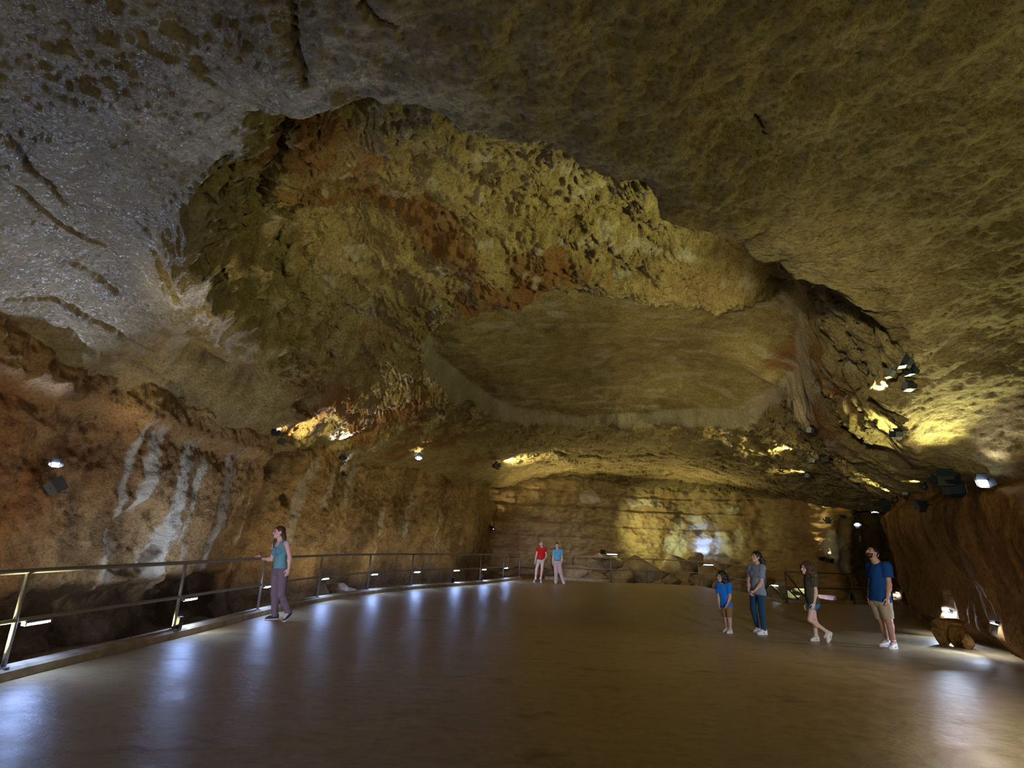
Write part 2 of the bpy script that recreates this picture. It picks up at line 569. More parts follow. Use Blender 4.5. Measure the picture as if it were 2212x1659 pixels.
def build_ceiling():
    ys = [-4.0]
    while ys[-1] < 36:
        y = ys[-1]
        ys.append(y + (0.12 if y < 1.5 else 0.022 + max(0, y - 4) * 0.0022))
    ys = np.array(ys)
    xs = np.concatenate([np.arange(-11, -5.6, 0.034), np.arange(-5.6, -2.0, 0.018), np.arange(-2.0, 21.01, 0.034)])
    X, Y = np.meshgrid(xs, ys, indexing='ij')
    q = np.c_[X.ravel(), Y.ravel()]
    z, t, pan, sd, sp = ceiling_height(q)
    P = np.c_[q, z * 1.0]
    rough = 0.35 + 0.65 * t
    n1 = fbm(P, 0.28, 3)
    n2 = fbm(P, 1.1, 4, 0.55, 5, (1, 1, 1.5))
    n3 = fbm(P, 4.5, 3, 0.6, 9, ridged=True)
    n4 = fbm(P, 11.0, 3, 0.65, 3, ridged=True)
    n5 = fbm(P, 3.2, 3, 0.55, 13, (1.0, 0.6, 1))
    far = sstep(17, 22, P[:, 1])
    calm = (1 - 0.8 * pan) * (1 - 0.55 * far)
    dz = n1 * 0.22 * calm * (0.4 + 0.6 * t) + n2 * (0.05 + 0.20 * t) * calm + n5 * 0.035 * (1 - t) + n3 * (0.014 + 0.046 * t) * calm + n4 * (0.020 + 0.010 * t)
    # scaly bedding steps
    bed = fbm(P, 0.7, 3, 0.5, 31) * 6
    dz += (np.abs((bed % 1) - 0.5) - 0.25) * 0.16 * (1 - pan) * (0.10 + t) * (1 - 0.6 * far)
    for line, amp, wd in FOLDS:
        d, al = seg_dist(q + np.c_[n2, n1] * 0.15, line)
        dz += amp * np.exp(-(d / wd) ** 2) * np.sin(np.pi * np.clip(al, 0.03, 0.97)) ** 0.5 * (1 + 0.5 * n2)
    # layers near the back wall
    lay = sstep(22.0, 24.5, P[:, 1]) * sstep(0, 3, P[:, 0]) * sstep(14, 12, P[:, 0])
    ph = (P[:, 1] + 0.5 * n1 + 0.2 * n2) * 0.95
    dz += ((ph % 1) ** 4 - 0.2) * 0.32 * lay
    for c in CRACKS:
        d, al = seg_dist(q + np.c_[n2, n1] * 0.06, c)
        ln = np.linalg.norm(np.diff(np.array(c), axis=0), axis=1).sum()
        w = min(1.0, 0.35 + 0.5 * ln) * (0.012 + 0.034 * np.sin(np.pi * np.clip(al, 0.02, 1)))
        dz += 0.14 * min(1.0, 0.3 + 0.5 * ln) * sstep(1.0, 0.35, d / w)
    P[:, 2] += dz
    # sideways roughness so the steep step faces are craggy too
    crag = fbm(P, 1.3, 5, 0.6, 51) * 0.30 + fbm(P, 4.0, 3, 0.6, 53, ridged=True) * 0.12
    P[:, 0] += crag * sstep(0.02, 0.2, t) * sstep(1.7, 0.8, sd)
    steep = sstep(6.5, 8.5, P[:, 0]) * t * sstep(26, 22, P[:, 1]) * (1 - pan)
    P[:, 0] += crag * 0.8 * steep
    P[:, 1] += fbm(P, 1.7, 4, 0.6, 57) * 0.35 * steep
    P[:, 1] += fbm(P, 2.1, 4, 0.55, 71) * 0.07 * t
    me = np_mesh('ceiling', P, grid_quads(len(xs), len(ys), True))
    # iron stains, calcite and soot
    S = np.zeros((len(P), 3))
    nn = fbm(P, 0.8, 4, 0.55, 90)

    def blob(px, py, z, r, amp, ch):
        c = atz(px, py, z)[:2]
        dd = np.sqrt(((q - c) ** 2).sum(1)) / r + nn * 0.8
        S[:, ch] += amp * sstep(1.0, 0.45, dd)
    for b in [(690, 300, 7.2, 1.1, 1, 0), (760, 380, 7.3, 0.8, 0.8, 0), (640, 440, 7.2, 0.7, 0.7, 0), (820, 470, 7.4, 0.9, 0.9, 0), (930, 520, 7.3, 0.9, 0.8, 0), (1060, 640, 7.2, 0.9, 0.9, 0),
              (980, 570, 7.3, 0.8, 0.8, 0), (1150, 600, 7.3, 0.9, 0.9, 0), (1230, 605, 7.3, 0.7, 0.7, 0), (720, 830, 5.6, 1.5, 0.9, 0), (820, 880, 5.5, 1.5, 0.9, 0), (920, 930, 5.4, 1.3, 0.9, 0),
              (1020, 960, 5.4, 1.0, 0.8, 0), (1770, 830, 5.3, 0.9, 1, 0), (1750, 900, 5.0, 0.9, 0.9, 0), (1740, 950, 4.9, 0.9, 0.6, 0)]:
        blob(*b)
    # pale rim of the pan on its far side
    rimw = sstep(-0.05, 0.02, sp) * sstep(0.34, 0.24, sp)
    S[:, 1] += 0.38 * rimw
    S[:, 1] += 0.5 * sstep(0.35, 0.7, fbm(P, 1.5, 4, 0.6, 120)) * t * (1 - pan) * (1 - far)
    S[:, 1] += 0.35 * pan * sstep(0.25, 0.6, fbm(P, 0.9, 4, 0.6, 140, (1, 2.5, 1)))
    wetm = (1 - t) * sstep(1.5, -2.5, P[:, 0]) * sstep(12, 7, P[:, 1])
    paint(me, S, wetm)
    tag(link('ceiling', me, ROCK_CEIL), kind='structure')


def sweep_wall(name, path, z0, z1, mat, offset, amp=(0.25, 0.12, 0.05, 0.02), ds=0.045, dz=0.045, stain_glow=None, smooth_path=True, seed=0, vert=1.0):
    """a rock wall that follows a plan path; offset(s, z, P) moves it out of the rock (towards the hall)"""
    path = np.array(path, float)
    if smooth_path:
        for _ in range(3):
            a, b = path[:-1], path[1:]
            path = np.vstack([path[:1], np.stack([a * 0.75 + b * 0.25, a * 0.25 + b * 0.75], 1).reshape(-1, 2), path[-1:]])
    L = np.r_[0, np.cumsum(np.linalg.norm(np.diff(path, axis=0), axis=1))]
    s = np.arange(0, L[-1], ds)
    px, py = np.interp(s, L, path[:, 0]), np.interp(s, L, path[:, 1])
    tx, ty = np.gradient(px), np.gradient(py)
    k = 15
    ker = np.ones(k) / k
    tx, ty = [np.convolve(np.pad(v, k // 2, mode='edge'), ker, 'valid') for v in (tx, ty)]
    ln = np.hypot(tx, ty)
    nx, ny = ty / ln, -tx / ln                       # right hand side of the path = the hall
    zs = np.arange(z0, z1, dz)
    Sg, Zg = np.meshgrid(s, zs, indexing='ij')
    g = lambda v: np.repeat(v, len(zs))
    P = np.c_[g(px), g(py), Zg.ravel()]
    nrm = np.c_[g(nx), g(ny)]
    o = offset(Sg.ravel(), Zg.ravel(), P)
    o = o + fbm(P, 0.45, 3, 0.5, seed) * amp[0] + fbm(P, 1.5, 4, 0.55, seed + 5, (1, 1, vert)) * amp[1] \
        + fbm(P, 5.0, 3, 0.6, seed + 9, (1, 1, vert), True) * amp[2] + fbm(P, 14.0, 2, 0.6, seed + 13) * amp[3]
    P[:, :2] += nrm * o[:, None]
    me = np_mesh(name, P, grid_quads(len(s), len(zs), True))
    S = np.zeros((len(P), 3))
    wet = np.zeros(len(P))
    if stain_glow:
        stain_glow(P, Sg.ravel(), Zg.ravel(), S, wet)
    paint(me, S, wet)
    return tag(link(name, me, mat), kind='structure')


LEFT_PATH = [(-8.0, -4), (-7.6, 3), (-7.35, 8), (-7.3, 11), (-7.2, 13.5), (-7.1, 15.6), (-6.75, 16.4), (-6.45, 17.2), (-6.0, 19), (-4.9, 21.5), (-3.5, 24.3), (-2.2, 26.6), (-1.4, 28.2), (-0.75, 29.4), (-0.5, 31)]
BACK_PATH = [(-2.4, 28.6), (-0.6, 30.2), (1.0, 31.0), (3, 31.8), (6, 32.4), (9, 32.5), (11.5, 31.9), (13.4, 30.6), (14.4, 28.8), (14.6, 27.2), (15.2, 26.2), (16.0, 26.4), (16.6, 27.8), (18.2, 27.9), (19.2, 26.6), (18.6, 23.5), (17.2, 21.5), (16.2, 20.4)]
RIGHT_PATH = [(16.6, 21.4), (15.2, 20.2), (13.2, 18.9), (12.05, 17.9), (11.85, 17.2), (11.0, 15.7), (10.1, 13.6), (9.55, 12.1), (9.05, 10.9), (8.7, 9.8), (8.45, 7.5), (8.4, 3), (8.8, -4)]


def left_off(s, z, P):
    o = 0.10 * (z - 1.5)                                # leans in slightly towards the top
    o += -0.40 * sstep(0.66, 0.30, z + 0.22 * fbm(P, 1.4, 5, 0.6, 3)) * sstep(16.5, 14.5, P[:, 1])   # undercut below the old water line
    o += 0.5 * sstep(-0.2, -0.9, z)
    o += 0.30 * sstep(3.3, 3.65, z) * sstep(17, 15, P[:, 1])
    o += -0.35 * np.exp(-((P[:, 1] - 16.1) / 0.35) ** 2)                                          # crease
    d = np.hypot((P[:, 1] - 11.5) / 0.9, (z - 1.35) / 0.75)
    o += -0.22 * sstep(1.0, 0.8, d + 0.15 * fbm(P, 1.2, 3))                                            # shallow scoop
    d = np.hypot((P[:, 1] - 16.9) / 0.35, (z - 2.55) / 0.25)
    o += -0.5 * sstep(1.0, 0.6, d)                                                               # small hole above the visitor
    o += 0.12 * np.sin(P[:, 1] * 2.1 + 0.4) * sstep(16, 18, P[:, 1])
    return o


def left_stain(P, s, z, S, wet):
    n = fbm(P, 1.6, 4, 0.6, 40)
    n2 = fbm(P, 6.0, 3, 0.6, 60)
    y = P[:, 1]
    for (ya, za, yb, zb, w, a) in [(10.45, 3.3, 10.95, 0.65, 0.13, 0.75), (10.95, 3.4, 11.15, 1.95, 0.19, 0.9), (12.28, 3.2, 12.5, 0.6, 0.22, 0.9), (12.4, 1.5, 12.25, 0.6, 0.45, 0.6), (12.95, 3.0, 12.9, 1.35, 0.18, 0.75),
                                   (13.95, 3.3, 14.45, 0.6, 0.25, 0.65), (15.5, 2.4, 15.5, 1.2, 0.10, 0.45), (10.8, 1.3, 10.95, 0.6, 0.3, 0.4), (13.2, 1.2, 13.3, 0.7, 0.2, 0.4),
                                   (17.6, 3.7, 17.3, 1.2, 0.22, 0.55), (18.6, 3.6, 18.4, 2.4, 0.2, 0.45), (19.9, 3.9, 19.6, 2.4, 0.2, 0.4), (21.5, 2.6, 21.3, 0.6, 0.12, 0.4), (23.3, 3.3, 23.2, 1.6, 0.14, 0.7),
                                   (25.0, 2.7, 24.9, 0.6, 0.15, 0.4)]:
        tt = np.clip((z - za) / (zb - za), -0.2, 1.2)
        c = ya + (yb - ya) * tt
        m = sstep(1.0, 0.45, np.abs(y - c) / w + n * 0.22 + n2 * 0.40) * sstep(-0.15, 0.05, tt) * sstep(1.15, 0.9, tt)
        S[:, 1] = np.maximum(S[:, 1], m * a)
    low = sstep(0.66, 0.5, z + 0.1 * n) * sstep(17, 14.5, y)
    S[:, 2] += low * (0.75 + 0.5 * n) * sstep(0.02, 0.3, 0.62 - z + 0.3)
    S[:, 0] += 0.55 * sstep(0.0, 0.5, fbm(P, 0.5, 3, 0.5, 80)) * sstep(16.5, 15, y)
    S[:, 0] += 0.5 * np.exp(-((y - 8.0) / 1.5) ** 2)
    S[:, 2] += 0.5 * sstep(0.15, 0.5, fbm(P, 0.9, 4, 0.6, 33, (1, 1, 0.35)))


def back_off(s, z, P):
    x = P[:, 0]
    o = 0.30 * sstep(2.6, 4.6, z) + 0.25 * sstep(1.4, 0.2, z)
    for zz, dp in ((3.55, 0.30), (2.65, 0.22), (4.3, 0.25), (1.9, 0.12), (1.25, 0.12)):
        w = 0.05 * fbm(np.c_[x, P[:, 1], np.full(len(x), zz)], 0.7, 3)
        band = np.exp(-((z - zz - w) / 0.045) ** 2)
        o -= dp * band * sstep(13.6, 12.9, x)
        o += 0.14 * sstep(zz, zz + 0.35, z - w) * sstep(13.6, 12.9, x) * 0.8
    col = sstep(14.2, 14.8, x)
    o += col * 0.12 * np.sin(s * 7)
    return o


def back_stain(P, s, z, S, wet):
    x = P[:, 0]
    n = fbm(P, 1.2, 4, 0.6, 44)

    def patch(px, py, yy, rx, rz, a):
        c = aty(px, py, yy)
        d = np.hypot((x - c[0]) / rx, (z - c[2]) / rz) + n * 0.38
        S[:, 1] = np.maximum(S[:, 1], a * sstep(1.0, 0.80, d))
    for p in [(1455, 1175, 32.3, 0.55, 1.1, 0.9), (1462, 1135, 32.3, 0.45, 0.5, 0.7), (1498, 1130, 32.4, 0.45, 0.6, 0.75), (1510, 1180, 32.4, 0.42, 0.85, 0.9), (1545, 1185, 32.5, 0.42, 0.95, 0.9),
              (1570, 1170, 32.5, 0.22, 0.7, 0.5), (1700, 1180, 31.2, 0.42, 1.0, 0.85), (1715, 1200, 31, 0.3, 0.9, 0.6), (1275, 1075, 31.6, 0.6, 0.35, 0.6), (1390, 1085, 32.0, 1.0, 0.3, 0.5), (1560, 1105, 32.3, 0.35, 0.2, 0.5)]:
        patch(*p)
    S[:, 2] += 0.35 * sstep(0.9, 0.3, z) * sstep(13, 11, x)
    S[:, 2] += 0.55 * sstep(15.4, 16.2, x)
    S[:, 0] += 0.35 * sstep(0.1, 0.5, fbm(P, 0.5, 3, 0.5, 81)) + 0.3 * sstep(14, 14.6, x)


def right_off(s, z, P):
    y = P[:, 1]
    o = -0.30 * sstep(0.35, 0.0, z) * sstep(16.5, 14, y)
    o += 0.25 * sstep(1.0, 2.4, z) - 0.35 * sstep(2.75, 3.1, z)
    for yy, zz in ((13.0, 0.62), (11.1, 0.62)):
        d = np.hypot((y - yy) / 0.28, (z - zz) / 0.30)
        o -= 0.42 * sstep(1.1, 0.6, d + 0.2 * fbm(P, 2.0, 3))
    return o


def right_stain_and_glow(P, s, z, S, wet):
    n = fbm(P, 0.8, 4, 0.6, 46, (1, 1, 0.4))
    S[:, 2] += 0.6 * sstep(0.05, 0.5, n)
    S[:, 0] += 0.35 * sstep(0.1, 0.5, -n)
    y = P[:, 1]
    for yy, zz in ((13.0, 0.62), (11.1, 0.62)):  # white glow below each wall lamp, put into the rock colour
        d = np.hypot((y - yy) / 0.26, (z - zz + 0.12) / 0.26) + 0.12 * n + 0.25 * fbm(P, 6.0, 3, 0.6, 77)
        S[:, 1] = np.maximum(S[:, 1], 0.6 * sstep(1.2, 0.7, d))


build_ceiling()
sweep_wall('wall_left', LEFT_PATH, -1.3, 5.2, ROCK_WALL, left_off, (0.22, 0.10, 0.065, 0.024), stain_glow=left_stain, seed=3)
sweep_wall('wall_back', BACK_PATH, -1.3, 6.5, ROCK_BACK, back_off, (0.45, 0.16, 0.06, 0.02), ds=0.06, dz=0.05, stain_glow=back_stain, seed=23, vert=1.7)
sweep_wall('wall_right', RIGHT_PATH, -0.3, 3.8, ROCK_RIGHT, right_off, (0.22, 0.10, 0.035, 0.015), stain_glow=right_stain_and_glow, seed=43, vert=0.5)

# concrete floor slab
CURB = [(-4.95, -4.0), (-5.05, 3.0), (-5.1, 6.0), (-4.98, 7.5), (-4.80, 9.4), (-4.70, 11.6), (-4.42, 14.4), (-3.75, 16.9), (-2.75, 19.1), (-1.65, 20.9), (-0.75, 22.3), (0.05, 24.3), (0.79, 26.0)]
FAR_EDGE = [(1.6, 26.9), (2.54, 27.0), (4.85, 26.6), (7.0, 27.5), (9.05, 27.0), (9.2, 23.0), (9.5, 19.9), (12.3, 20.7), (16.5, 21.5), (15, 15), (12, 10), (11, 0), (11, -4)]


def smooth2(path, n=3):
    path = np.array(path, float)
    for _ in range(n):
        a, b = path[:-1], path[1:]
        path = np.vstack([path[:1], np.stack([a * 0.75 + b * 0.25, a * 0.25 + b * 0.75], 1).reshape(-1, 2), path[-1:]])
    return path


CURB_S = smooth2(CURB)


def floor_mat():
    m, nt, bs = new_mat('polished_concrete')
    co = N(nt, 'TexCoord').outputs['Object']

    def noise(scale, detail=5, rough=0.6, stretch=(1, 1, 1), rot=0.0):
        mp = N(nt, 'Mapping', Scale=stretch, Rotation=(0, 0, rot))
        nt.links.new(co, mp.inputs[0])
        n = N(nt, 'TexNoise', Scale=scale, Detail=detail, Roughness=rough)
        nt.links.new(mp.outputs[0], n.inputs['Vector'])
        return n.outputs['Fac']
    a, b, c = noise(0.5, 4), noise(3.0, 6, 0.65), noise(40, 5, 0.7)
    col = ramp(nt, a, [(0.3, (0.29, 0.215, 0.105)), (0.7, (0.40, 0.31, 0.17))])
    col = mixc(nt, 0.5, col, ramp(nt, b, [(0.3, (0.26, 0.19, 0.09)), (0.7, (0.43, 0.335, 0.19))]))
    smear = noise(1.6, 5, 0.6, (0.6, 1.2, 1), 0.5)
    col = mixc(nt, ramp(nt, smear, [(0.60, (0, 0, 0)), (0.72, (0.75,) * 3)]), col, (0.11, 0.075, 0.035))
    col = mixc(nt, ramp(nt, noise(1.3, 5, 0.6, (0.6, 1.3, 1), 0.4), [(0.62, (0, 0, 0)), (0.75, (0.6,) * 3)]), col, (0.50, 0.42, 0.28))
    col = mixc(nt, 0.6, col, ramp(nt, noise(7.0, 8, 0.72), [(0.34, (0.62, 0.58, 0.52)), (0.5, (1, 1, 1)), (0.66, (1.18, 1.16, 1.12))]), 'MULTIPLY')
    col = mixc(nt, ramp(nt, noise(0.9, 7, 0.7), [(0.62, (0, 0, 0)), (0.70, (0.5,) * 3)]), col, (0.13, 0.09, 0.045))
    nt.links.new(col, bs.inputs['Base Color'])
    nt.links.new(ramp(nt, b, [(0.3, (0.33,) * 3), (0.7, (0.50,) * 3)]), bs.inputs['Roughness'])
    bs.inputs['Specular IOR Level'].default_value = 0.55
    h = mth(nt, 'ADD', mth(nt, 'MULTIPLY', smear, 1.8), mth(nt, 'MULTIPLY', b, 1.6))
    h = mth(nt, 'ADD', h, mth(nt, 'MULTIPLY', c, 0.22))
    h = mth(nt, 'ADD', h, mth(nt, 'MULTIPLY', noise(9, 4, 0.6, (0.5, 1.3, 1), 0.3), 0.5))
    bp = N(nt, 'Bump', Strength=0.42, Distance=0.02)
    nt.links.new(h, bp.inputs['Height'])
    nt.links.new(bp.outputs[0], bs.inputs['Normal'])
    return m


FLOOR_M = floor_mat()
CURB_M = plain('curb_concrete', (0.30, 0.25, 0.17), 0.7, 0, 0.3, 6.0, 0.4)


def build_floor():
    ring = [tuple(p) for p in CURB_S] + FAR_EDGE
    bm = bmesh.new()
    top = [bm.verts.new((x, y, 0)) for x, y in ring]
    bot = [bm.verts.new((x, y, -0.25)) for x, y in ring]
    bm.faces.new(top)
    bm.faces.new(bot[::-1])
    for i in range(len(ring)):
        j = (i + 1) % len(ring)
        bm.faces.new((top[j], top[i], bot[i], bot[j]))
    bmesh.ops.recalc_face_normals(bm, faces=bm.faces[:])
    bmesh.ops.triangulate(bm, faces=[f for f in bm.faces if len(f.verts) > 4])
    me = bpy.data.meshes.new('floor')
    bm.to_mesh(me)
    bm.free()
    tag(link('floor', me, FLOOR_M, smooth=False), kind='structure')


def build_curb(name, path, w=0.22, h=0.12, z0=-0.2):
    path = np.array(path)
    t = np.gradient(path, axis=0)
    t /= np.linalg.norm(t, axis=1, keepdims=True)
    nrm = np.c_[-t[:, 1], t[:, 0]]
    prof = [(-0.01, z0), (0.0, h * 0.75), (0.03, h), (w - 0.03, h), (w, h * 0.7), (w + 0.01, z0)]
    n = len(path)
    V = []
    for i in range(n):
        for o, z in prof:
            V.append((*(path[i] + nrm[i] * o), z))
    k = len(prof)
    Fc = [(i * k + j, (i + 1) * k + j, (i + 1) * k + j + 1, i * k + j + 1) for i in range(n - 1) for j in range(k - 1)]
    Fc += [tuple(range(k)), tuple(range((n - 1) * k, n * k))[::-1]]
    b = MB()
    b.add(V, Fc)
    o = b.build(name, CURB_M)
    return tag(o, kind='structure')


build_floor()
build_curb('trim_1', CURB_S)
build_curb('trim_2', smooth2([(1.9, 26.85), (2.6, 27.0), (4.85, 26.6), (5.6, 26.8)], 2), 0.18, 0.13)
build_curb('trim_3', smooth2([(8.9, 24.6), (9.15, 22.0), (9.5, 19.9)], 2), 0.2, 0.10)
build_curb('trim_4', [(9.55, 19.9), (12.3, 20.62), (13.9, 21.0)], 0.2, 0.10)


def build_ground():
    """rough ground outside the slab, a trench along the left wall and a slope of dirt at the back"""
    xs, ys = np.arange(-9.5, 20, 0.09), np.arange(-4, 34, 0.09)
    X, Y = np.meshgrid(xs, ys, indexing='ij')
    q = np.c_[X.ravel(), Y.ravel()]
    P = np.c_[q, np.zeros(len(q))]
    ring = np.array([tuple(p) for p in CURB_S] + FAR_EDGE)
    d, _ = seg_dist(q, ring, True)
    z = np.where(inside(q, ring), -0.35, -0.35 - 0.25 * sstep(0.2, 1.0, d))
    z += sstep(27, 31, q[:, 1]) * 0.6 * (q[:, 0] > -1)
    z += fbm(P, 0.9, 4) * 0.12 + fbm(P, 4, 3, 0.6, 8, ridged=True) * 0.05
    z = np.where(inside(q, ring) & (d > 0.1), -0.35, z)
    P[:, 2] = z
    me = np_mesh('ground', P, grid_quads(len(xs), len(ys)))
    S = np.zeros((len(P), 3))
    S[:, 2] = 0.35
    paint(me, S, np.zeros(len(P)))
    tag(link('ground', me, ROCK_WALL), kind='structure')


build_ground()


# ------------------------------------------------------------------ places on the rock
bpy.context.view_layer.update()
_ROCKS = [o for o in bpy.data.objects if o.type == 'MESH' and o.name in ('ceiling', 'wall_left', 'wall_back', 'wall_right', 'ground', 'floor')]


def hit(px, py):
    """first rock met along a line of sight, with its normal turned to the viewer"""
    d = Vector(ray(px, py)).normalized()
    best = None
    for o in _ROCKS:
        ok, p, n, _ = o.ray_cast(Vector(EYE), d)
        if ok and (best is None or (p - Vector(EYE)).length < best[0]):
            best = ((p - Vector(EYE)).length, p.copy(), n.copy() if n.dot(d) < 0 else -n)
    return best[1], best[2]


# ------------------------------------------------------------------ railings
def along_offset(path, off):
    path = np.array(path, float)
    t = np.gradient(path, axis=0)
    t /= np.linalg.norm(t, axis=1, keepdims=True)
    return path + np.c_[-t[:, 1], t[:, 0]] * off


def rail_post(root, x, y, z0, z1, mat=None, r=0.024):
    b = MB().tube([(x, y, z0), (x, y, z1)], r, 12)
    o = b.build('post', mat or STEEL, root, True)
    p = MB().tube([(x, y, z0 - 0.004), (x, y, z0 + 0.012)], 0.055, 12).build('base_plate', mat or STEEL, o)
    return o


RAIL_LINE = along_offset(CURB_S, 0.07)
_rl = np.r_[0, np.cumsum(np.linalg.norm(np.diff(RAIL_LINE, axis=0), axis=1))]


def rail_at(y):
    """place and direction of the railing where it passes a given depth"""
    i = np.interp(y, RAIL_LINE[:, 1], np.arange(len(RAIL_LINE)))
    x = np.interp(y, RAIL_LINE[:, 1], RAIL_LINE[:, 0])
    x2 = np.interp(y + 0.2, RAIL_LINE[:, 1], RAIL_LINE[:, 0])
    t = Vector((x2 - x, 0.2, 0)).normalized()
    return Vector((x, y, 0)), t


LEFT_POSTS = [1.2, 3.75, 6.39, 9.06, 11.64, 14.29, 16.73, 18.8, 20.71, 22.28, 24.29, 25.92]


def left_railing():
    root = empty('railing', (RAIL_LINE[0][0], 6.0, 0))
    tag(root, 'long grey steel pipe railing on the concrete curb along the streaked left wall', 'railing')
    bpy.context.view_layer.update()
    pts = [p for p in RAIL_LINE if p[1] < 25.93]
    inv = Vector(root.location)
    loc = lambda p, z: Vector((p[0], p[1], z)) - inv
    MB().tube([loc(p, 1.075) for p in pts], 0.027, 12).build('top_rail', STEEL, root, True)
    MB().tube([loc(p, 0.575) for p in pts], 0.022, 12).build('mid_rail', STEEL, root, True)
    for y in LEFT_POSTS:
        c, t = rail_at(y)
        rail_post(root, c.x - inv.x, c.y - inv.y, 0.12, 1.07)
    return root


left_railing()


def strip_light(y, label, ln=0.30):
    c, t = rail_at(y)
    c = c + t * (0.13 + ln / 2)
    root = empty('strip_light', (c.x, c.y, 0.53), math.atan2(t.y, t.x))
    tag(root, label, 'light', 'cool white strip lights under the mid rail')
    MB().box((ln + 0.04, 0.045, 0.022), (0, 0, 0.012)).build('housing', STEEL, root)
    MB().tube([(-ln / 2, 0, -0.012), (ln / 2, 0, -0.012)], 0.013, 10).build('lamp_tube', LED, root, True)
    for s in (-1, 1):
        MB().box((0.02, 0.05, 0.04), (s * (ln / 2 + 0.012), 0, 0.0)).build('end_cap', STEEL, root)


for y, lab in [(3.75, None), (6.39, 'cool white strip light under the mid rail, at the post nearest the viewer'),
               (9.06, 'cool white strip light under the rail, above the nearest black curb light'),
               (11.64, 'cool white strip light under the mid rail, beside the woman in the teal tank top'),
               (14.29, 'cool white strip light under the rail, first beyond the woman in teal'),
               (16.73, 'cool white strip light under the rail, second beyond the woman in teal'),
               (18.8, 'cool white strip light under the rail, third beyond the woman in teal'),
               (20.71, 'cool white strip light under the rail, fourth beyond the woman in teal'),
               (22.28, 'cool white strip light under the mid rail, third from the far end of the railing'),
               (24.29, 'cool white strip light under the mid rail, nearest the far end of the railing')]:
    strip_light(y, lab or 'cool white strip light under the mid rail, the one closest in front of the viewer')


def curb_light(y, label):
    c, t = rail_at(y)
    c = c + t * 0.09
    root = empty('curb_light', (c.x, c.y, 0.12), math.atan2(t.y, t.x))
    tag(root, label, 'light', 'small black lights at the foot of the railing')
    MB().box((0.09, 0.10, 0.17), (0, 0, 0.088)).build('housing', BLACK, root, bevel=0.008)
    MB().box((0.008, 0.07, 0.05), (0.048, 0, 0.06)).build('lens', LENS_COOL, root)
    MB().box((0.004, 0.02, 0.02), (0.0, -0.052, 0.11)).build('status_light', BARN, root)
    spot(tuple(c + t * 0.07 + Vector((0, 0, 0.2))), tuple(c + t * 1.6 + Vector((0.35, 0, -0.05))), 26, (0.72, 0.80, 1.0), 75, 0.7, 0.02)


curb_light(9.06, 'small black box light on the curb at the foot of the second visible post')
curb_light(20.71, 'small black box light on the curb at the foot of the fourth last post')
curb_light(22.28, 'small black box light on the curb at the foot of the third last post')


def railing(label, line, posts, z_top, z_mid, mat, z0=0.1, r=0.024, extra=()):
    root = empty('railing', (line[0][0], line[0][1], 0))
    tag(root, label, 'railing')
    o = Vector(root.location)
    MB().tube([Vector((*p, z_top)) - o if len(p) == 2 else Vector(p) - o for p in line], r * 1.05, 10).build('top_rail', mat, root, True)
    MB().tube([Vector((*p[:2], z_mid)) - o for p in line], r * 0.9, 10).build('mid_rail', mat, root, True)
    for p in posts:
        rail_post(root, p[0] - o.x, p[1] - o.y, z0, z_top, mat, r)
    for a, b in extra:
        MB().tube([Vector(a) - o, Vector(b) - o], r, 10).build('stair_rail', mat, root, True)
    return root


railing('grey pipe railing in front of the boulders, behind the woman in the light blue shirt',
        [(2.54, 26.9), (4.85, 26.5), (7.0, 27.35), (9.0, 26.95), (9.12, 23.9), (9.2, 22.3)], [(2.54, 26.9), (4.85, 26.5), (7.0, 27.35), (9.0, 26.95), (9.12, 23.9)], 1.08, 0.57, STEEL, 0.0)
railing('brown pipe railing with sloping stair rails behind the girl and the man',
        [(9.55, 19.8), (12.25, 20.55), (13.9, 21.0)], [(9.55, 19.8), (12.25, 20.55), (13.9, 21.0)], 1.0, 0.5, DARKSTEEL, 0.0,
        extra=[((9.55, 19.8, 0.98), tuple(aty(1738, 1288, 20.9))), ((9.55, 19.8, 0.50), tuple(aty(1731, 1301, 20.5))), (tuple(aty(1663, 1263, 21.0)), (9.5, 19.85, 0.02))])
railing('low dull railing down in the gap behind the red shirted woman',
        [(0.5, 28.6), (1.15, 28.7), (2.1, 28.4)], [(0.5, 28.6), (0.62, 28.9), (1.75, 28.5), (1.98, 28.45), (2.1, 28.4)], 0.42, 0.1, DARKSTEEL, -0.4, 0.018)


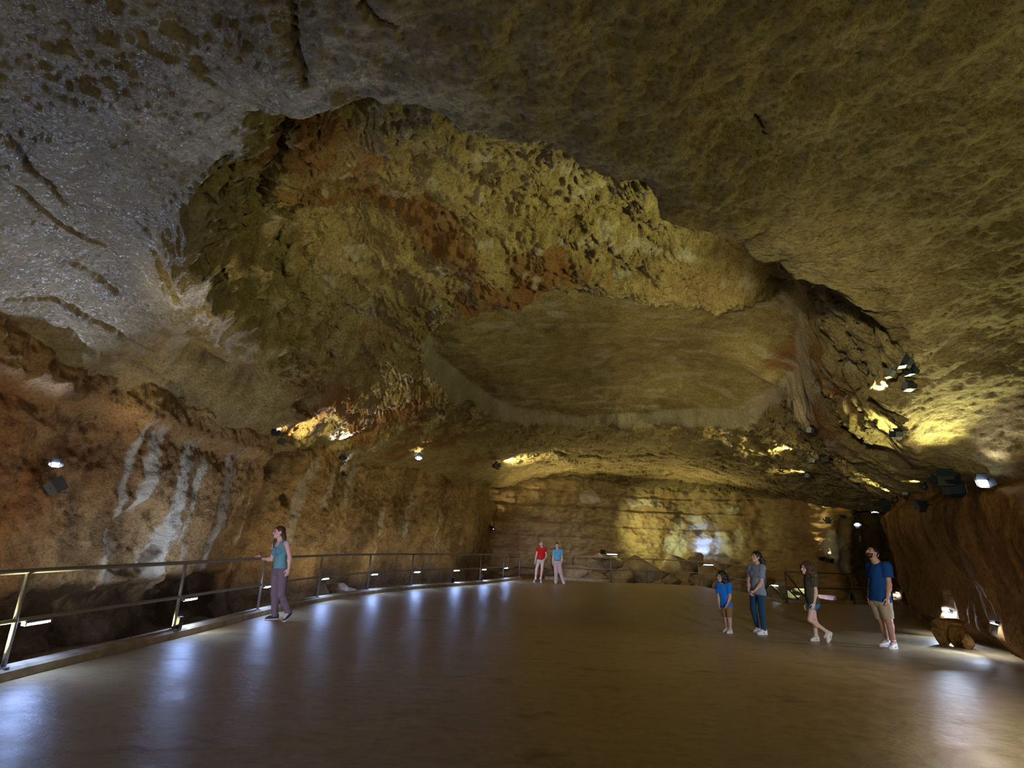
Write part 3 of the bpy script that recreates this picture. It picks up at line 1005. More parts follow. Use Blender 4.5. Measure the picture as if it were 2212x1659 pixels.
# ------------------------------------------------------------------ flood lights
def flood(px, py, aim, size, label, lens=None, power=0, colour=None, cone=100):
    """housing on a yoke, glass front, barn doors; its foot sits on the rock"""
    p, n = hit(px, py)
    out = 1.3 * size if aim else 0.6 * size
    d = Vector(aim) - p if aim else Vector((0, 0, 3)) + n * 0.1
    d.normalize()
    c = p + n * out
    root = empty('flood_light', p)
    tag(root, label, 'light', 'flood lights fixed to the rock')
    q = d.to_track_quat('Z', 'Y').to_matrix()
    o = c - p
    s = size
    MB().box((s, s * 0.75, s * 0.45), o, q, 1.15).build('housing', BLACK, root)
    MB().box((s * 0.98, s * 0.72, s * 0.03), o + q @ Vector((0, 0, s * 0.24)), q).build('lens', lens or BARN, root)
    for sx, sy in ((1, 0), (-1, 0), (0, 1), (0, -1)):
        ax = Vector((0, 1, 0)) if sx else Vector((1, 0, 0))
        ang = math.radians(34) * (sx if sx else -sy)
        rot = Matrix.Rotation(ang, 3, ax)
        w = (0.025 * s, s * 0.9, s * 0.72) if sx else (s * 1.15, 0.025 * s, s * 0.72)
        base = Vector((sx * s * 0.58, sy * s * 0.44, s * 0.22))
        MB().box(w, o + q @ (base + rot @ Vector((0, 0, s * 0.36))), q @ rot).build('barn_door', BARN, root)
    b = MB()
    b.tube([-n * 0.05, o * 0.35, o + q @ Vector((s * 0.55, 0, 0))], s * 0.045, 6)
    b.tube([o * 0.35, o + q @ Vector((-s * 0.55, 0, 0))], s * 0.045, 6)
    b.build('yoke', BLACK, root, True)
    if power:
        spot(tuple(c + d * (0.5 if power > 300 else s * 1.5)), tuple(c + d * 4), power, colour, cone, 0.9, s * 0.35)
    return root


FL = [  # px, py, aim, size, label, lens
    (100, 1008, (-3.6, 5.2, 5.0), 0.10, 'small flood light shining up the left wall, above the larger black one', LENS_COOL, 280, COOL, 80),
    (98, 1047, (-5.5, 10.5, 4.0), 0.24, 'large black flood light with open flaps on the streaked left wall', None, 60, WARM, 110),
    (586, 927, (-6.0, 15.6, 6.0), 0.13, 'small flood light glowing yellow in the corner of the left wall', LENS_WARM, 110, WARM, 120),
    (598, 941, (-4.5, 16.5, 5.0), 0.15, 'black flood light just under the yellow glow in the left corner', None, 180, GOLD, 130),
    (738, 985, (-3.7, 13.2, 6.5), 0.13, 'small dark flood light under the overhang, upper of two in line', None, 500, COOL2, 80),
    (737, 1030, (-5.4, 19.0, 6.0), 0.13, 'small flood light sending a blue beam up the wall, lower of two in line', LENS_COOL, 14, COOL, 50),
    (912, 983, (-2.5, 14.5, 6.5), 0.14, 'small pale flood light alone on the smooth rock left of centre', LENS_COOL, 110, GOLD, 60),
    (1070, 994, (3.5, 26.0, 6.0), 0.20, 'black flood light with a bright yellow glow beneath the pale rim', LENS_WARM, 420, GOLD, 130),
    (1059, 1145, (1.0, 29.0, 4.5), 0.20, 'small black flood light at the far end of the left wall', LENS_WARM, 60, WARM, 110),
    (1972, 765, (1.0, 10.0, 7.5), 0.13, 'flood light with wide flaps, topmost of the cluster under the right ceiling', None, 420, LIME, 75),
    (1938, 790, (2.0, 12.0, 7.5), 0.11, 'flood light at the inner side of the cluster under the right ceiling', None, 260, GOLD, 75),
    (1986, 788, (0.0, 8.0, 7.5), 0.11, 'flood light at the outer side of the cluster under the right ceiling', None, 380, LIME, 75),
    (1972, 823, (5.0, 17.0, 7.0), 0.11, 'flood light, lowest of the cluster under the right ceiling', None, 380, GOLD, 70),
    (1947, 922, (9.0, 18.0, 6.0), 0.12, 'black flood light on the rock rib below the ceiling cluster', None, 200, LIME, 80),
    (1775, 922, (5.0, 19.0, 7.0), 0.15, 'small flood light with a lit edge beside the reddish rock', LENS_WARM, 60, WARM, 120),
    (1755, 984, (6.5, 20.0, 6.2), 0.15, 'small flood light on the reddish rock, upper of two', None, 330, GOLD, 85),
    (1750, 1017, (8.0, 24.0, 6.0), 0.15, 'small flood light on the reddish rock, lower of two', None, 200, GOLD, 85),
    (1797, 989, (14, 22, 7.0), 0.18, 'dark flood light under a small yellow glow in the recess', LENS_WARM, 50, WARM, 110),
    (2066, 1019, (4.8, 5.5, 5.2), 0.22, 'large flood light with a blue black flap above the ochre wall', None, 330, LIME, 80),
    (2122, 1026, (7.5, 6.0, 4.6), 0.16, 'flood light shining bright white above the ochre wall', LENS_COOL, 60, WHITE, 100),
    (2003, 1041, (9, 14.5, 5.0), 0.11, 'small flood light under the pale green glow on the right shelf', None, 40, LIME, 90),
    (2033, 1044, (9, 13.5, 5.0), 0.11, 'small flood light under the golden glow on the right shelf', None, 40, GOLD, 90),
    (2108, 1069, (4.0, 8.0, 2.5), 0.2, 'black flood light with raised flaps at the top edge of the ochre wall', None, 150, WARM, 120),
    (2016, 1091, (6.0, 12.0, 1.0), 0.17, 'black flood light hanging at the corner of the ochre wall', None),
    (1949, 1079, (9.8, 17.2, 6.0), 0.11, 'small flood light under the lit spur, left of a close pair', None, 110, LIME, 100),
    (1966, 1080, (11.0, 15.5, 5.0), 0.11, 'small flood light under the lit spur, right of a close pair', None, 80, GOLD, 90),
    (1928, 1090, (9, 16, 2.0), 0.2, 'dark flood light at the dim end of the lit spur', None),
    (1793, 1119, (13.2, 23.5, 9.0), 0.2, 'dark flood light at the top of the rock column behind the girl', None, 130, LIME, 75),
    (1820, 1112, (14.2, 24.6, 9.0), 0.17, 'dark flood light in the passage, next to the rock column', None, 120, GOLD, 70),
    (1846, 1126, (16.0, 26, 3.0), 0.15, 'tiny bluish flood light deep in the passage behind the man', LENS_COOL),
    (1888, 1118, (17.0, 26, 6.0), 0.2, 'small flood light with a violet glow at the top of the passage', LENS_COOL, 12, VIOLET, 90),
    (1773, 1208, None, 0.17, 'uplight at the foot of the left golden streak on the rock column', None, 90, GOLD, 45),
    (1798, 1214, None, 0.17, 'uplight at the foot of the right golden streak on the rock column', None, 90, GOLD, 45),
]
for f in FL:
    flood(*f)


def wall_lamp(px, py, label, size=0.14, aim_down=True):
    p, n = hit(px, py)
    c = p + n * 0.06
    root = empty('wall_lamp', c)
    tag(root, label, 'light', 'lamps set low in the ochre wall')
    q = (Vector((n.x, n.y, 0)).normalized() * 0.3 + Vector((0, 0, -1))).to_track_quat('Z', 'Y').to_matrix()
    MB().box((size, size * 0.5, size * 0.35), (0, 0, 0), q).build('housing', BLACK, root)
    MB().box((size * 0.9, size * 0.42, 0.008), q @ Vector((0, 0, size * 0.19)), q).build('lens', LENS_COOL, root)
    return c, n


# ------------------------------------------------------------------ boulders
def rock_mesh(name, size, seed, n_cut=9, sub=4, rough=0.04):
    bm = bmesh.new()
    bmesh.ops.create_icosphere(bm, subdivisions=sub, radius=1.0)
    V = np.array([v.co for v in bm.verts])
    F3 = np.array([[v.index for v in f.verts] for f in bm.faces])
    bm.free()
    r = np.random.default_rng(seed)
    rad = np.full(len(V), 1.25)
    for _ in range(n_cut):
        d = r.normal(size=3)
        d /= np.linalg.norm(d)
        h = r.uniform(0.62, 0.95)
        c = V @ d
        rad = np.minimum(rad, np.where(c > 0.05, h / np.maximum(c, 0.05), 9))
    V = V * rad[:, None]
    V += V * (fbm(V, 1.1, 3, 0.5, seed) * 0.05 + fbm(V, 4.0, 3, 0.5, seed + 3, ridged=True) * rough)[:, None]
    lo, hi = V.min(0), V.max(0)
    V = (V - (lo + hi) / 2) / (hi - lo) * np.array(size)
    me = np_mesh(name, V, F3)
    S = np.zeros((len(V), 3))
    S[:, 2] = 0.25 * sstep(0, 0.5, fbm(V + seed, 1.5, 3))
    paint(me, S, np.zeros(len(V)))
    return me


def boulder(px, py, w, h, y, label, seed, name='boulder', group='tumbled boulders behind the far railing', mat=None, depth=0.65, tilt=0.0, sub=4):
    c = aty(px, py, y)
    k = y / FPX * 1.06
    me = rock_mesh(name, (w * k * 1.15, w * k * depth, h * k * 1.2), seed, sub=sub)
    o = link(name, me, mat or BOULDER)
    o.location = (c[0], c[1] + w * k * 0.3, c[2] - 0.04)
    o.rotation_euler = (0, tilt, 0)
    tag(o, label, 'rock', group)


B = [
    (1243, 1239, 50, 30, 28.0, 'pale peaked boulder just right of the light blue shirted woman'),
    (1286, 1248, 42, 20, 27.9, 'low flat boulder beside the pale peaked one, at the curb'),
    (1308, 1222, 104, 46, 29.2, 'wide layered boulder carrying a small flood light on its top'),
    (1300, 1201, 30, 12, 29.4, 'small broken slab lying on top of the wide layered boulder'),
    (1342, 1243, 48, 32, 28.0, 'split boulder with a pale face behind the second post'),
    (1264, 1232, 28, 18, 28.5, 'small wedge of rock behind the pale peaked boulder'),
    (1402, 1236, 84, 54, 28.6, 'very large rounded boulder in the middle of the pile'),
    (1372, 1247, 22, 34, 28.9, 'dark narrow rock in the gap left of the very large boulder'),
    (1466, 1226, 58, 42, 29.2, 'big smooth boulder under the tall blue lit patch'),
    (1503, 1220, 34, 42, 29.4, 'upright rounded boulder at the top of the pile'),
    (1453, 1254, 36, 22, 28.1, 'pale angular rock at the foot of the big smooth boulder'),
    (1485, 1251, 36, 26, 28.3, 'mid-sized rock wedged below the big smooth boulder'),
    (1515, 1257, 40, 26, 28.0, 'squat brown boulder behind the fourth post'),
    (1483, 1262, 22, 10, 27.7, 'small flat stone in front of the wedged rock'),
    (1540, 1243, 42, 40, 28.8, 'brown boulder leaning right of the squat one'),
    (1525, 1234, 30, 16, 29.3, 'thin slab beneath the violet lit strip'),
    (1566, 1238, 48, 34, 28.9, 'broad brown boulder directly above the boy in the blue shirt'),
    (1600, 1246, 56, 40, 28.5, 'broad block of rock between the boy and the woman in grey'),
    (1425, 1259, 26, 12, 27.8, 'loose rubble stone at the foot of the very large boulder'),
    (1597, 1274, 50, 36, 25.0, 'large low block just beyond the curb behind the boy'),
    (1672, 1289, 46, 38, 21.5, 'dark boulder beside the stair rail behind the woman in grey'),
    (1690, 1272, 24, 30, 22.2, 'lit angular stone beside the stair rail'),
    (1560, 1262, 30, 18, 26.5, 'brown stone low behind the head of the boy'),
    (1640, 1262, 40, 34, 26.5, 'dim block of rock behind the shoulder of the woman in grey'),
]


def settle(rows, depth=0.6, cap=30.7):
    """slide each rock back along its line of sight until it no longer sits inside one in front of it"""
    done, out = [], []
    for px, py, w, h, y, lab in sorted(rows, key=lambda r: r[4]):
        while True:
            k = y / FPX * 1.06
            c = aty(px, py, y)
            hx, hy, hz = w * k * 1.15 / 2, w * k * depth / 2, h * k * 1.2 / 2
            box = (c[0], c[1] + w * k * 0.3, c[2] - 0.04, hx, hy, hz)
            if y >= cap or not any(all(abs(box[i] - o[i]) < 0.88 * (box[i + 3] + o[i + 3]) for i in range(3)) for o in done):
                break
            y += 0.06
        done.append(box)
        out.append((px, py, w, h, y, lab))
    return out


for i, b in enumerate(settle(B)):
    boulder(*b, seed=100 + i * 7, depth=0.6)
for i, b in enumerate([(697, 1273, 20, 24, 16.6, 'upright pale stone outside the railing, left of a small heap'),
                       (722, 1272, 46, 22, 17.0, 'flat pale stone in the middle of the small heap outside the railing'),
                       (749, 1278, 30, 18, 17.3, 'brown stone at the right end of the small heap outside the railing'),
                       (69, 1436, 50, 22, 7.2, 'yellowish stone outside the curb by the nearest visible post')]):
    boulder(*b, seed=300 + i * 5, group='loose stones in the trench outside the railing')
for i, b in enumerate([(2046, 1372, 34, 34, 11.75, 'squared block at the bottom left of the stacked stones by the ochre wall'),
                       (2078, 1374, 32, 36, 11.6, 'squared block at the bottom right of the stacked stones by the ochre wall'),
                       (2060, 1349, 58, 22, 11.75, 'flat capstone lying across the stacked stones by the ochre wall'),
                       (2096, 1385, 22, 26, 11.3, 'small dark stone beside the stacked stones by the ochre wall')]):
    boulder(*b, seed=400 + i * 3, name='stone_block', group='stacked stones against the ochre wall', mat=ROCK_RIGHT, depth=0.7, sub=4)


# ------------------------------------------------------------------ small things near the boulders and walls
def bar_light(px, py, y, ln, label, col, rz=0.0):
    c = aty(px, py, y)
    root = empty('bar_light', c, rz)
    tag(root, label, 'light')
    MB().box((ln, 0.08, 0.06), (0, 0, 0)).build('housing', BLACK, root)
    MB().box((ln * 0.94, 0.06, 0.03), (0, -0.03, 0.035)).build('lamp_tube', col, root)
    return c


LENS_GREEN = glow('pale_green_tube', (0.75, 1.0, 0.78), 5.0)
LENS_VIOLET = glow('violet_tube', (0.55, 0.55, 1.0), 6.0)
bar_light(1322, 1199, 28.9, 0.55, 'pale green bar light lying on the wide layered boulder', LENS_GREEN, 0.05)
c = bar_light(1530, 1222, 28.8, 0.46, 'violet bar light above the thin slab in the boulder pile', LENS_VIOLET, -0.05)
spot((10.6, 31.0, 1.5), tuple(aty(1520, 1165, 32.4)), 60, BLUE, 110, 0.9, 0.05)
bar_light(1672, 1267, 21.8, 0.30, 'short cool bar light by the stairs behind the woman in grey', LENS_COOL, -0.6)

c = aty(1302, 1193, 29.3)
r = empty('flood_light', c)
tag(r, 'black flood light standing on top of the wide layered boulder', 'light', 'flood lights fixed to the rock')
MB().box((0.24, 0.18, 0.16), (0, 0, 0.02), Matrix.Rotation(0.6, 3, 'X')).build('housing', BLACK, r)
MB().box((0.22, 0.02, 0.14), (0, 0.09, 0.07), Matrix.Rotation(0.6, 3, 'X')).build('lens', LENS_WARM, r)
MB().tube([(0, 0, 0), (0, 0.02, -0.16)], 0.02, 8).build('yoke', BLACK, r, True)
spot(tuple(c + np.array([0.1, 0.15, 0.12])), tuple(aty(1470, 1135, 32.3)), 620, LIME, 80, 0.9, 0.08)

c = atz(1851, 1303, 0.0)
r = empty('speaker', (c[0], c[1] + 0.3, 0.05))
tag(r, 'small black speaker on the curb behind the man, by the brown railing', 'speaker')
MB().box((0.16, 0.16, 0.24), (0, 0, 0.10)).build('cabinet', BLACK, r, bevel=0.01)
MB().tube([(0, -0.085, 0.08), (0, -0.075, 0.08)], 0.05, 16).build('driver', BARN, r)
MB().tube([(0, 0, 0.2), (0, 0, 0.30)], [0.05, 0.02], 12).build('handle', BLACK, r, True)

p, n = hit(1857, 1160)
p2, n2 = hit(1862, 1215)
r = empty('conduit', p)
tag(r, 'white length of conduit on the passage wall above the man', 'conduit')
MB().tube([n * 0.03 + Vector((0, 0, 0.22)), n * 0.03 - Vector((0, 0, 0.22))], 0.035, 10).build('pipe', plain('white_conduit', (0.55, 0.53, 0.48), 0.5), r, True)
for s in (-1, 1):
    MB().tube([n * 0.03 + Vector((0, 0, 0.15 * s)), n * 0.03 + Vector((0, 0, 0.15 * s + 0.03))], 0.045, 10).build('clamp', STEEL, r)

for px, py, lab in [(2044, 1318, 'lamp washing the ochre wall white above the stacked stones'), (2156, 1346, 'lamp washing the ochre wall white, nearest the viewer'),
                    (1941, 1278, 'lamp glaring white at the far corner of the ochre wall')]:
    c, n = wall_lamp(px, py, lab)
    spot(tuple(c + n * 0.16 + Vector((0, 0, 0.02))), tuple(c - n * 0.05 + Vector((0, 0, -0.5))), 16, (0.85, 0.9, 1.0), 130, 0.8, 0.03)
    spot(tuple(c + n * 0.22), tuple(c + n * 1.6 + Vector((0, 0, -1.0))), 70, (0.62, 0.74, 1.0), 110, 0.9, 0.05)

# rubble in the stair pit, with lamps that light it green and violet
for i, (px, py, w, h, lab) in enumerate([(1722, 1286, 44, 16, 'rubble in the stair pit lit pale green'), (1756, 1292, 46, 16, 'rubble in the stair pit lit violet, left of the girl'),
                                         (1795, 1294, 40, 14, 'rubble in the stair pit lit violet, right of the girl'), (1742, 1276, 40, 12, 'low rocks at the back of the stair pit lit green')]):
    p, n = hit(px, py + 3)
    boulder(px, py, w, h, min(p.y, 23.5), lab, 500 + i * 9, name='boulder', group='rubble in the stair pit', depth=0.9)
    q = Vector(aty(px, py, min(p.y, 23.5)))
    spot(tuple(q + Vector((0.2, -0.5, 1.1))), tuple(q), 45, (0.65, 1.0, 0.5) if i in (0, 3) else VIOLET, 90, 0.9)


# ------------------------------------------------------------------ people: distance fields turned into one continuous skin
def _smin(a, b, k):
    h = np.clip(0.5 + 0.5 * (b - a) / k, 0, 1)
    return b * (1 - h) + a * h - k * h * (1 - h)


class Field:
    """a block of space in which rounded shapes are merged; mesh() draws the surface"""

    def __init__(self, lo, hi, h):
        self.h, self.lo = h, np.array(lo, float)
        n = np.ceil((np.array(hi) - self.lo) / h).astype(int) + 1
        self.n = n
        self.D = np.full(n, 0.5, np.float32)

    def _box(self, lo, hi):
        a = np.clip(np.floor((np.array(lo) - self.lo) / self.h).astype(int), 0, self.n)
        b = np.clip(np.ceil((np.array(hi) - self.lo) / self.h).astype(int) + 1, 0, self.n)
        sl = tuple(slice(i, j) for i, j in zip(a, b))
        ax = [self.lo[k] + np.arange(a[k], b[k]) * self.h for k in range(3)]
        P = np.stack(np.meshgrid(*ax, indexing='ij'), -1)
        return sl, P

    def _merge(self, lo, hi, fn, k, sub=False):
        m = 0.05 + k
        sl, P = self._box(np.array(lo) - m, np.array(hi) + m)
        if P.size == 0:
            return
        d = fn(P)
        c = self.D[sl]
        self.D[sl] = -_smin(-c, d, k) if sub else (_smin(c, d, k) if k > 1e-4 else np.minimum(c, d))

    def cone(self, a, b, ra, rb, k=0.02, cut=None, sub=False):
        a, b = np.array(a, float), np.array(b, float)
        ab = b - a
        L2 = ab @ ab + 1e-9
        R = max(ra, rb)

        def fn(P):
            v = P - a
            t = np.clip(v @ ab / L2, 0, 1)
            d = np.linalg.norm(v - t[..., None] * ab, axis=-1) - (ra + (rb - ra) * t)
            if cut is not None:                      # flat end, e.g. a cuff, at that share of the length
                d = np.maximum(d, (v @ ab / L2 - cut) * math.sqrt(L2))
            return d
        self._merge(np.minimum(a, b) - R, np.maximum(a, b) + R, fn, k, sub)

    def ball(self, c, r, M=None, k=0.02, sub=False):
        c, r = np.array(c, float), np.array(r, float)
        M = np.eye(3) if M is None else np.array(M)  # rows: own axes
        R = float(r.max())

        def fn(P):
            q = (P - c) @ M.T / r
            l = np.linalg.norm(q, axis=-1)
            g = np.linalg.norm(q / r, axis=-1) + 1e-6
            return np.where(l < 1e-3, -r.min(), l * (l - 1) / g)
        self._merge(c - R, c + R, fn, k, sub)

    def plane(self, p, n):
        """keep what lies behind the plane"""
        _, P = self._box(self.lo, self.lo + self.n * self.h)
        P = P[:self.n[0], :self.n[1], :self.n[2]]
        self.D = np.maximum(self.D, ((P - np.array(p)) @ np.array(n)).astype(np.float32))

    def ripple(self, amp, scale, seed, stretch=(1, 1, 1), ridged=False):
        near = np.abs(self.D) < amp * 2.5 + self.h * 2
        idx = np.argwhere(near)
        P = self.lo + idx * self.h
        self.D[near] -= (fbm(P, scale, 3, 0.5, seed, stretch, ridged) * amp).astype(np.float32)

    def mesh(self, name):
        D = self.D
        S = D < 0
        nx, ny, nz = S.shape
        cs = np.zeros((nx - 1, ny - 1, nz - 1), np.int8)
        for i in (0, 1):
            for j in (0, 1):
                for k in (0, 1):
                    cs += S[i:nx - 1 + i, j:ny - 1 + j, k:nz - 1 + k]
        act = (cs > 0) & (cs < 8)
        ids = np.full(act.shape, -1, np.int32)
        cells = np.argwhere(act)
        ids[act] = np.arange(len(cells))
        acc = np.zeros((len(cells), 3))
        cnt = np.zeros(len(cells))
        ci, cj, ck = cells.T
        for ax in range(3):
            o1, o2 = [a for a in range(3) if a != ax]
            for u in (0, 1):
                for v in (0, 1):
                    off = np.zeros(3, int)
                    off[o1], off[o2] = u, v
                    off2 = off.copy()
                    off2[ax] = 1
                    d0 = D[ci + off[0], cj + off[1], ck + off[2]]
                    d1 = D[ci + off2[0], cj + off2[1], ck + off2[2]]
                    m = (d0 < 0) != (d1 < 0)
                    t = np.where(m, d0 / np.where(m, d0 - d1, 1), 0)
                    p = np.tile(off.astype(float), (len(cells), 1))
                    p[:, ax] = t
                    acc[m] += p[m]
                    cnt[m] += 1
        V = self.lo + (cells + acc / np.maximum(cnt, 1)[:, None]) * self.h
        Q = []
        for ax in range(3):
            o1, o2 = [a for a in range(3) if a != ax]
            A = np.take(S, range(S.shape[ax] - 1), ax)
            B = np.take(S, range(1, S.shape[ax]), ax)
            e = np.argwhere(A != B)
            e = e[(e[:, o1] > 0) & (e[:, o2] > 0) & (e[:, o1] < S.shape[o1] - 1) & (e[:, o2] < S.shape[o2] - 1)]
            q = []
            for u, v in ((-1, -1), (0, -1), (0, 0), (-1, 0)):
                c = e.copy()
                c[:, o1] += u
                c[:, o2] += v
                q.append(ids[c[:, 0], c[:, 1], c[:, 2]])
            q = np.stack(q, 1)
            s = S[e[:, 0], e[:, 1], e[:, 2]]
            if ax == 1:
                s = ~s
            q[~s] = q[~s][:, ::-1]
            Q.append(q[(q >= 0).all(1)])
        # one relaxing pass
        Q = np.concatenate(Q)
        sm, ct = np.zeros_like(V), np.zeros(len(V))
        for a in range(4):
            for b in ((a + 1) % 4, (a - 1) % 4):
                np.add.at(sm, Q[:, a], V[Q[:, b]])
                np.add.at(ct, Q[:, a], 1)
        V = V * 0.5 + 0.5 * sm / np.maximum(ct, 1)[:, None]
        return np_mesh(name, V, Q)


def unit(v):
    v = np.array(v, float)
    return v / (np.linalg.norm(v) + 1e-9)


def skin_mat(name, col):
    m = plain(name, col, 0.5, 0, 0.06, 60.0)
    bs = m.node_tree.nodes['Principled BSDF']
    bs.inputs['Subsurface Weight'].default_value = 0.12
    bs.inputs['Subsurface Radius'].default_value = (0.02, 0.008, 0.004)
    return m


def cloth_mat(name, col, scale=240.0, var=0.10):
    return plain(name, col, 0.9, 0, var, scale, 0.25, 0.2)


SKIN_PALE = skin_mat('pale_skin', (0.74, 0.50, 0.43))
SKIN_TAN = skin_mat('tan_skin', (0.48, 0.27, 0.18))
SKIN_OLIVE = skin_mat('olive_skin', (0.62, 0.39, 0.30))
HAIR_BROWN = plain('brown_hair', (0.055, 0.025, 0.012), 0.45, 0, 0.5, 90.0, 0.6)
HAIR_BLACK = plain('black_hair', (0.012, 0.009, 0.008), 0.4, 0, 0.5, 90.0, 0.6)
HAIR_CURL = plain('curly_brown_hair', (0.075, 0.034, 0.016), 0.6, 0, 0.5, 70.0, 0.8)
HAIR_BLOND = plain('dark_blond_hair', (0.20, 0.11, 0.05), 0.45, 0, 0.4, 90.0, 0.6)
LIPS = plain('lip_skin', (0.45, 0.14, 0.13), 0.4)
EYE_M = plain('dark_eye', (0.02, 0.014, 0.010), 0.15)
EYE_W = plain('eye_white', (0.42, 0.36, 0.33), 0.3)
SOLE_W = plain('white_rubber', (0.74, 0.74, 0.74), 0.5)
SHOE_W = plain('white_leather', (0.80, 0.80, 0.80), 0.45)
MARK_N = plain('navy_mark', (0.012, 0.018, 0.04), 0.4)
SHOE_D = plain('slate_mesh_fabric', (0.035, 0.05, 0.085), 0.8)
SHOE_B = plain('black_canvas', (0.015, 0.015, 0.018), 0.8)
BELT = plain('dark_belt', (0.02, 0.015, 0.012), 0.5)


def person(label, Y, J, look, H=1.7, female=True, skin=SKIN_PALE, hair=None, top=None, bottom=None, shoes=None, child=False, feet=None, beard=False, h=0.0065, group=None, heel=(0, 0), bust=1.0, girth=1.0):
    """J: joints as (photo x, photo y, depth offset) so that the pose is that of the photograph; measured at depth Y"""
    G = {k: aty(v[0], v[1], Y + v[2]) for k, v in J.items()}
    s = H / 1.7
    hs = (0.6 + 0.4 * s) / s if child else 1.0           # children: larger head for their height
    root_p = np.array([(G['hipR'][0] + G['hipL'][0]) / 2, (G['hipR'][1] + G['hipL'][1]) / 2, 0.0])
    root = empty('person', root_p)
    tag(root, label, 'person', group)
    for k in G:
        G[k] = G[k] - root_p
    hip, neck = (G['hipR'] + G['hipL']) / 2, G['neck']
    lat = unit(G['shL'] - G['shR'])
    hl = unit(G['hipL'] - G['hipR'])
    up = unit(neck - hip)
    lat = unit(lat - up * (lat @ up))
    fwd = unit(np.cross(lat, up))
    hl = unit(hl - up * (hl @ up))
    hf = unit(np.cross(hl, up))
    T = np.array([fwd, lat, up])
    TH = np.array([hf, hl, up])
    # feet, on the ground unless the heel is lifted
    foot = {}
    for sd in 'RL':
        an, to = G['an' + sd].copy(), G['toe' + sd].copy()
        d = to - an
        d[2] = 0
        d = unit(d)
        lift = heel[0 if sd == 'R' else 1]
        foot[sd] = (an, d, lift)
    allp = np.array(list(G.values()))
    lo, hi = allp.min(0) - 0.30 * s, allp.max(0) + 0.30 * s
    lo[2] = -0.03
    sw = np.linalg.norm(G['shL'] - G['shR']) / 2
    chest = hip * 0.36 + neck * 0.64
    waist = hip * 0.68 + neck * 0.32
    g = girth

    def torso(F, inf, k=0.05):
        F.ball(chest - fwd * 0.01 * s, np.array([0.098 * g, 0.142, 0.17]) * s + inf, T, k)
        F.ball(hip * 0.16 + neck * 0.84 - fwd * 0.015 * s, np.array([0.072, 0.135, 0.085]) * s + inf, T, k)
        F.ball(waist, np.array([0.088 * g, (0.122 if female else 0.138) * g, 0.15]) * s + inf, T, k)
        F.ball(hip + up * 0.03 * s - hf * 0.012 * s, np.array([0.102 * g, 0.148 * (1 if female else 0.96) * g, 0.13]) * s + inf, TH, k)
        for q, sd in ((-1, 'R'), (1, 'L')):
            if inf > 0:
                F.ball(G['hip' + sd], np.full(3, 0.084) * s * g + inf, None, 0.04)
            F.ball(hip + hl * 0.065 * s * q - hf * 0.06 * s - up * 0.02 * s, np.array([0.065, 0.075, 0.085]) * s + inf, TH, 0.04)
            if female and not child:
                F.ball(chest + lat * 0.068 * s * q + fwd * 0.072 * s * bust + up * 0.005 * s, np.array([0.055 * bust, 0.062, 0.062]) * s + inf, T, 0.03)
        F.cone(G['shR'] + lat * 0.01 * s, G['shL'] - lat * 0.01 * s, 0.050 * s + inf, 0.050 * s + inf, 0.05)

    def legs(F, inf, k=0.03, knee_cut=None, low=None, flare=0.0):
        for sd in 'RL':
            hp, kn, an = G['hip' + sd], G['kn' + sd], G['an' + sd]
            hp2 = hp + up * 0.0
            F.cone(hp2, kn, 0.082 * s * g + inf, 0.054 * s * g + inf * (1 + flare), k, cut=knee_cut)
            if knee_cut is None:
                d = unit(an - kn)
                F.cone(kn, an, 0.053 * s * g + inf, (0.036 * s + inf * (1 + flare)), k, cut=low)
                F.ball(kn * 0.70 + an * 0.30 - fwd * 0.016 * s, np.array([0.047, 0.046, 0.095]) * s * (g ** 0.5) + inf, T, k)

    def arm(F, sd, inf, k=0.025, cut=None):
        sh, el = G['sh' + sd], G['el' + sd]
        F.cone(sh, el, 0.047 * s * (1.0 if female else 1.18) + inf, (0.036 * (1.0 if female else 1.12) * s + inf), k, cut=cut)

    # ---- skin
    F = Field(lo, hi, h)
    torso(F, 0.0)
    legs(F, 0.0)
    hc = G['head']
    look = unit(look)
    hup = unit(unit(hc - neck) * 0.9 + np.array([0, 0, 0.6]))
    hup = unit(hup - look * (hup @ look))
    hlat = np.cross(hup, look)
    HM = np.array([look, hlat, hup])
    e = s * hs if child else s
    Hp = lambda a, b, c: hc + (look * a + hlat * b + hup * c) * e
    F.cone(neck - up * 0.03 * s, Hp(-0.02, 0, -0.06), 0.058 * s * (1 if female else 1.22), 0.050 * s * (1 if female else 1.2), 0.03)
    F.ball(Hp(-0.012, 0, 0.028), np.array([0.098, 0.076, 0.086]) * e, HM, 0.02)
    F.ball(Hp(0.030, 0, -0.035), np.array([0.062, 0.058, 0.078]) * e, HM, 0.03)
    F.ball(Hp(0.062, 0, -0.094), np.array([0.026, 0.028, 0.022]) * e, HM, 0.03)
    F.cone(Hp(0.012, 0.05, -0.06), Hp(0.06, 0.012, -0.096), 0.018 * e, 0.016 * e, 0.025)
    F.cone(Hp(0.012, -0.05, -0.06), Hp(0.06, -0.012, -0.096), 0.018 * e, 0.016 * e, 0.025)
    for q in (-1, 1):
        F.ball(Hp(0.098, 0.033 * q, 0.004), np.array([0.022, 0.024, 0.017]) * e, HM, 0.012, True)
        F.ball(Hp(0.070, 0.040 * q, -0.030), np.array([0.022, 0.024, 0.022]) * e, HM, 0.02)
        F.ball(Hp(-0.005, 0.076 * q, -0.01), np.array([0.022, 0.010, 0.032]) * e, HM, 0.008)
    F.cone(Hp(0.085, 0, 0.010), Hp(0.110, 0, -0.034), 0.010 * e, 0.0145 * e, 0.012)
    F.ball(Hp(0.085, 0, -0.064), np.array([0.014, 0.026, 0.016]) * e, HM, 0.012)
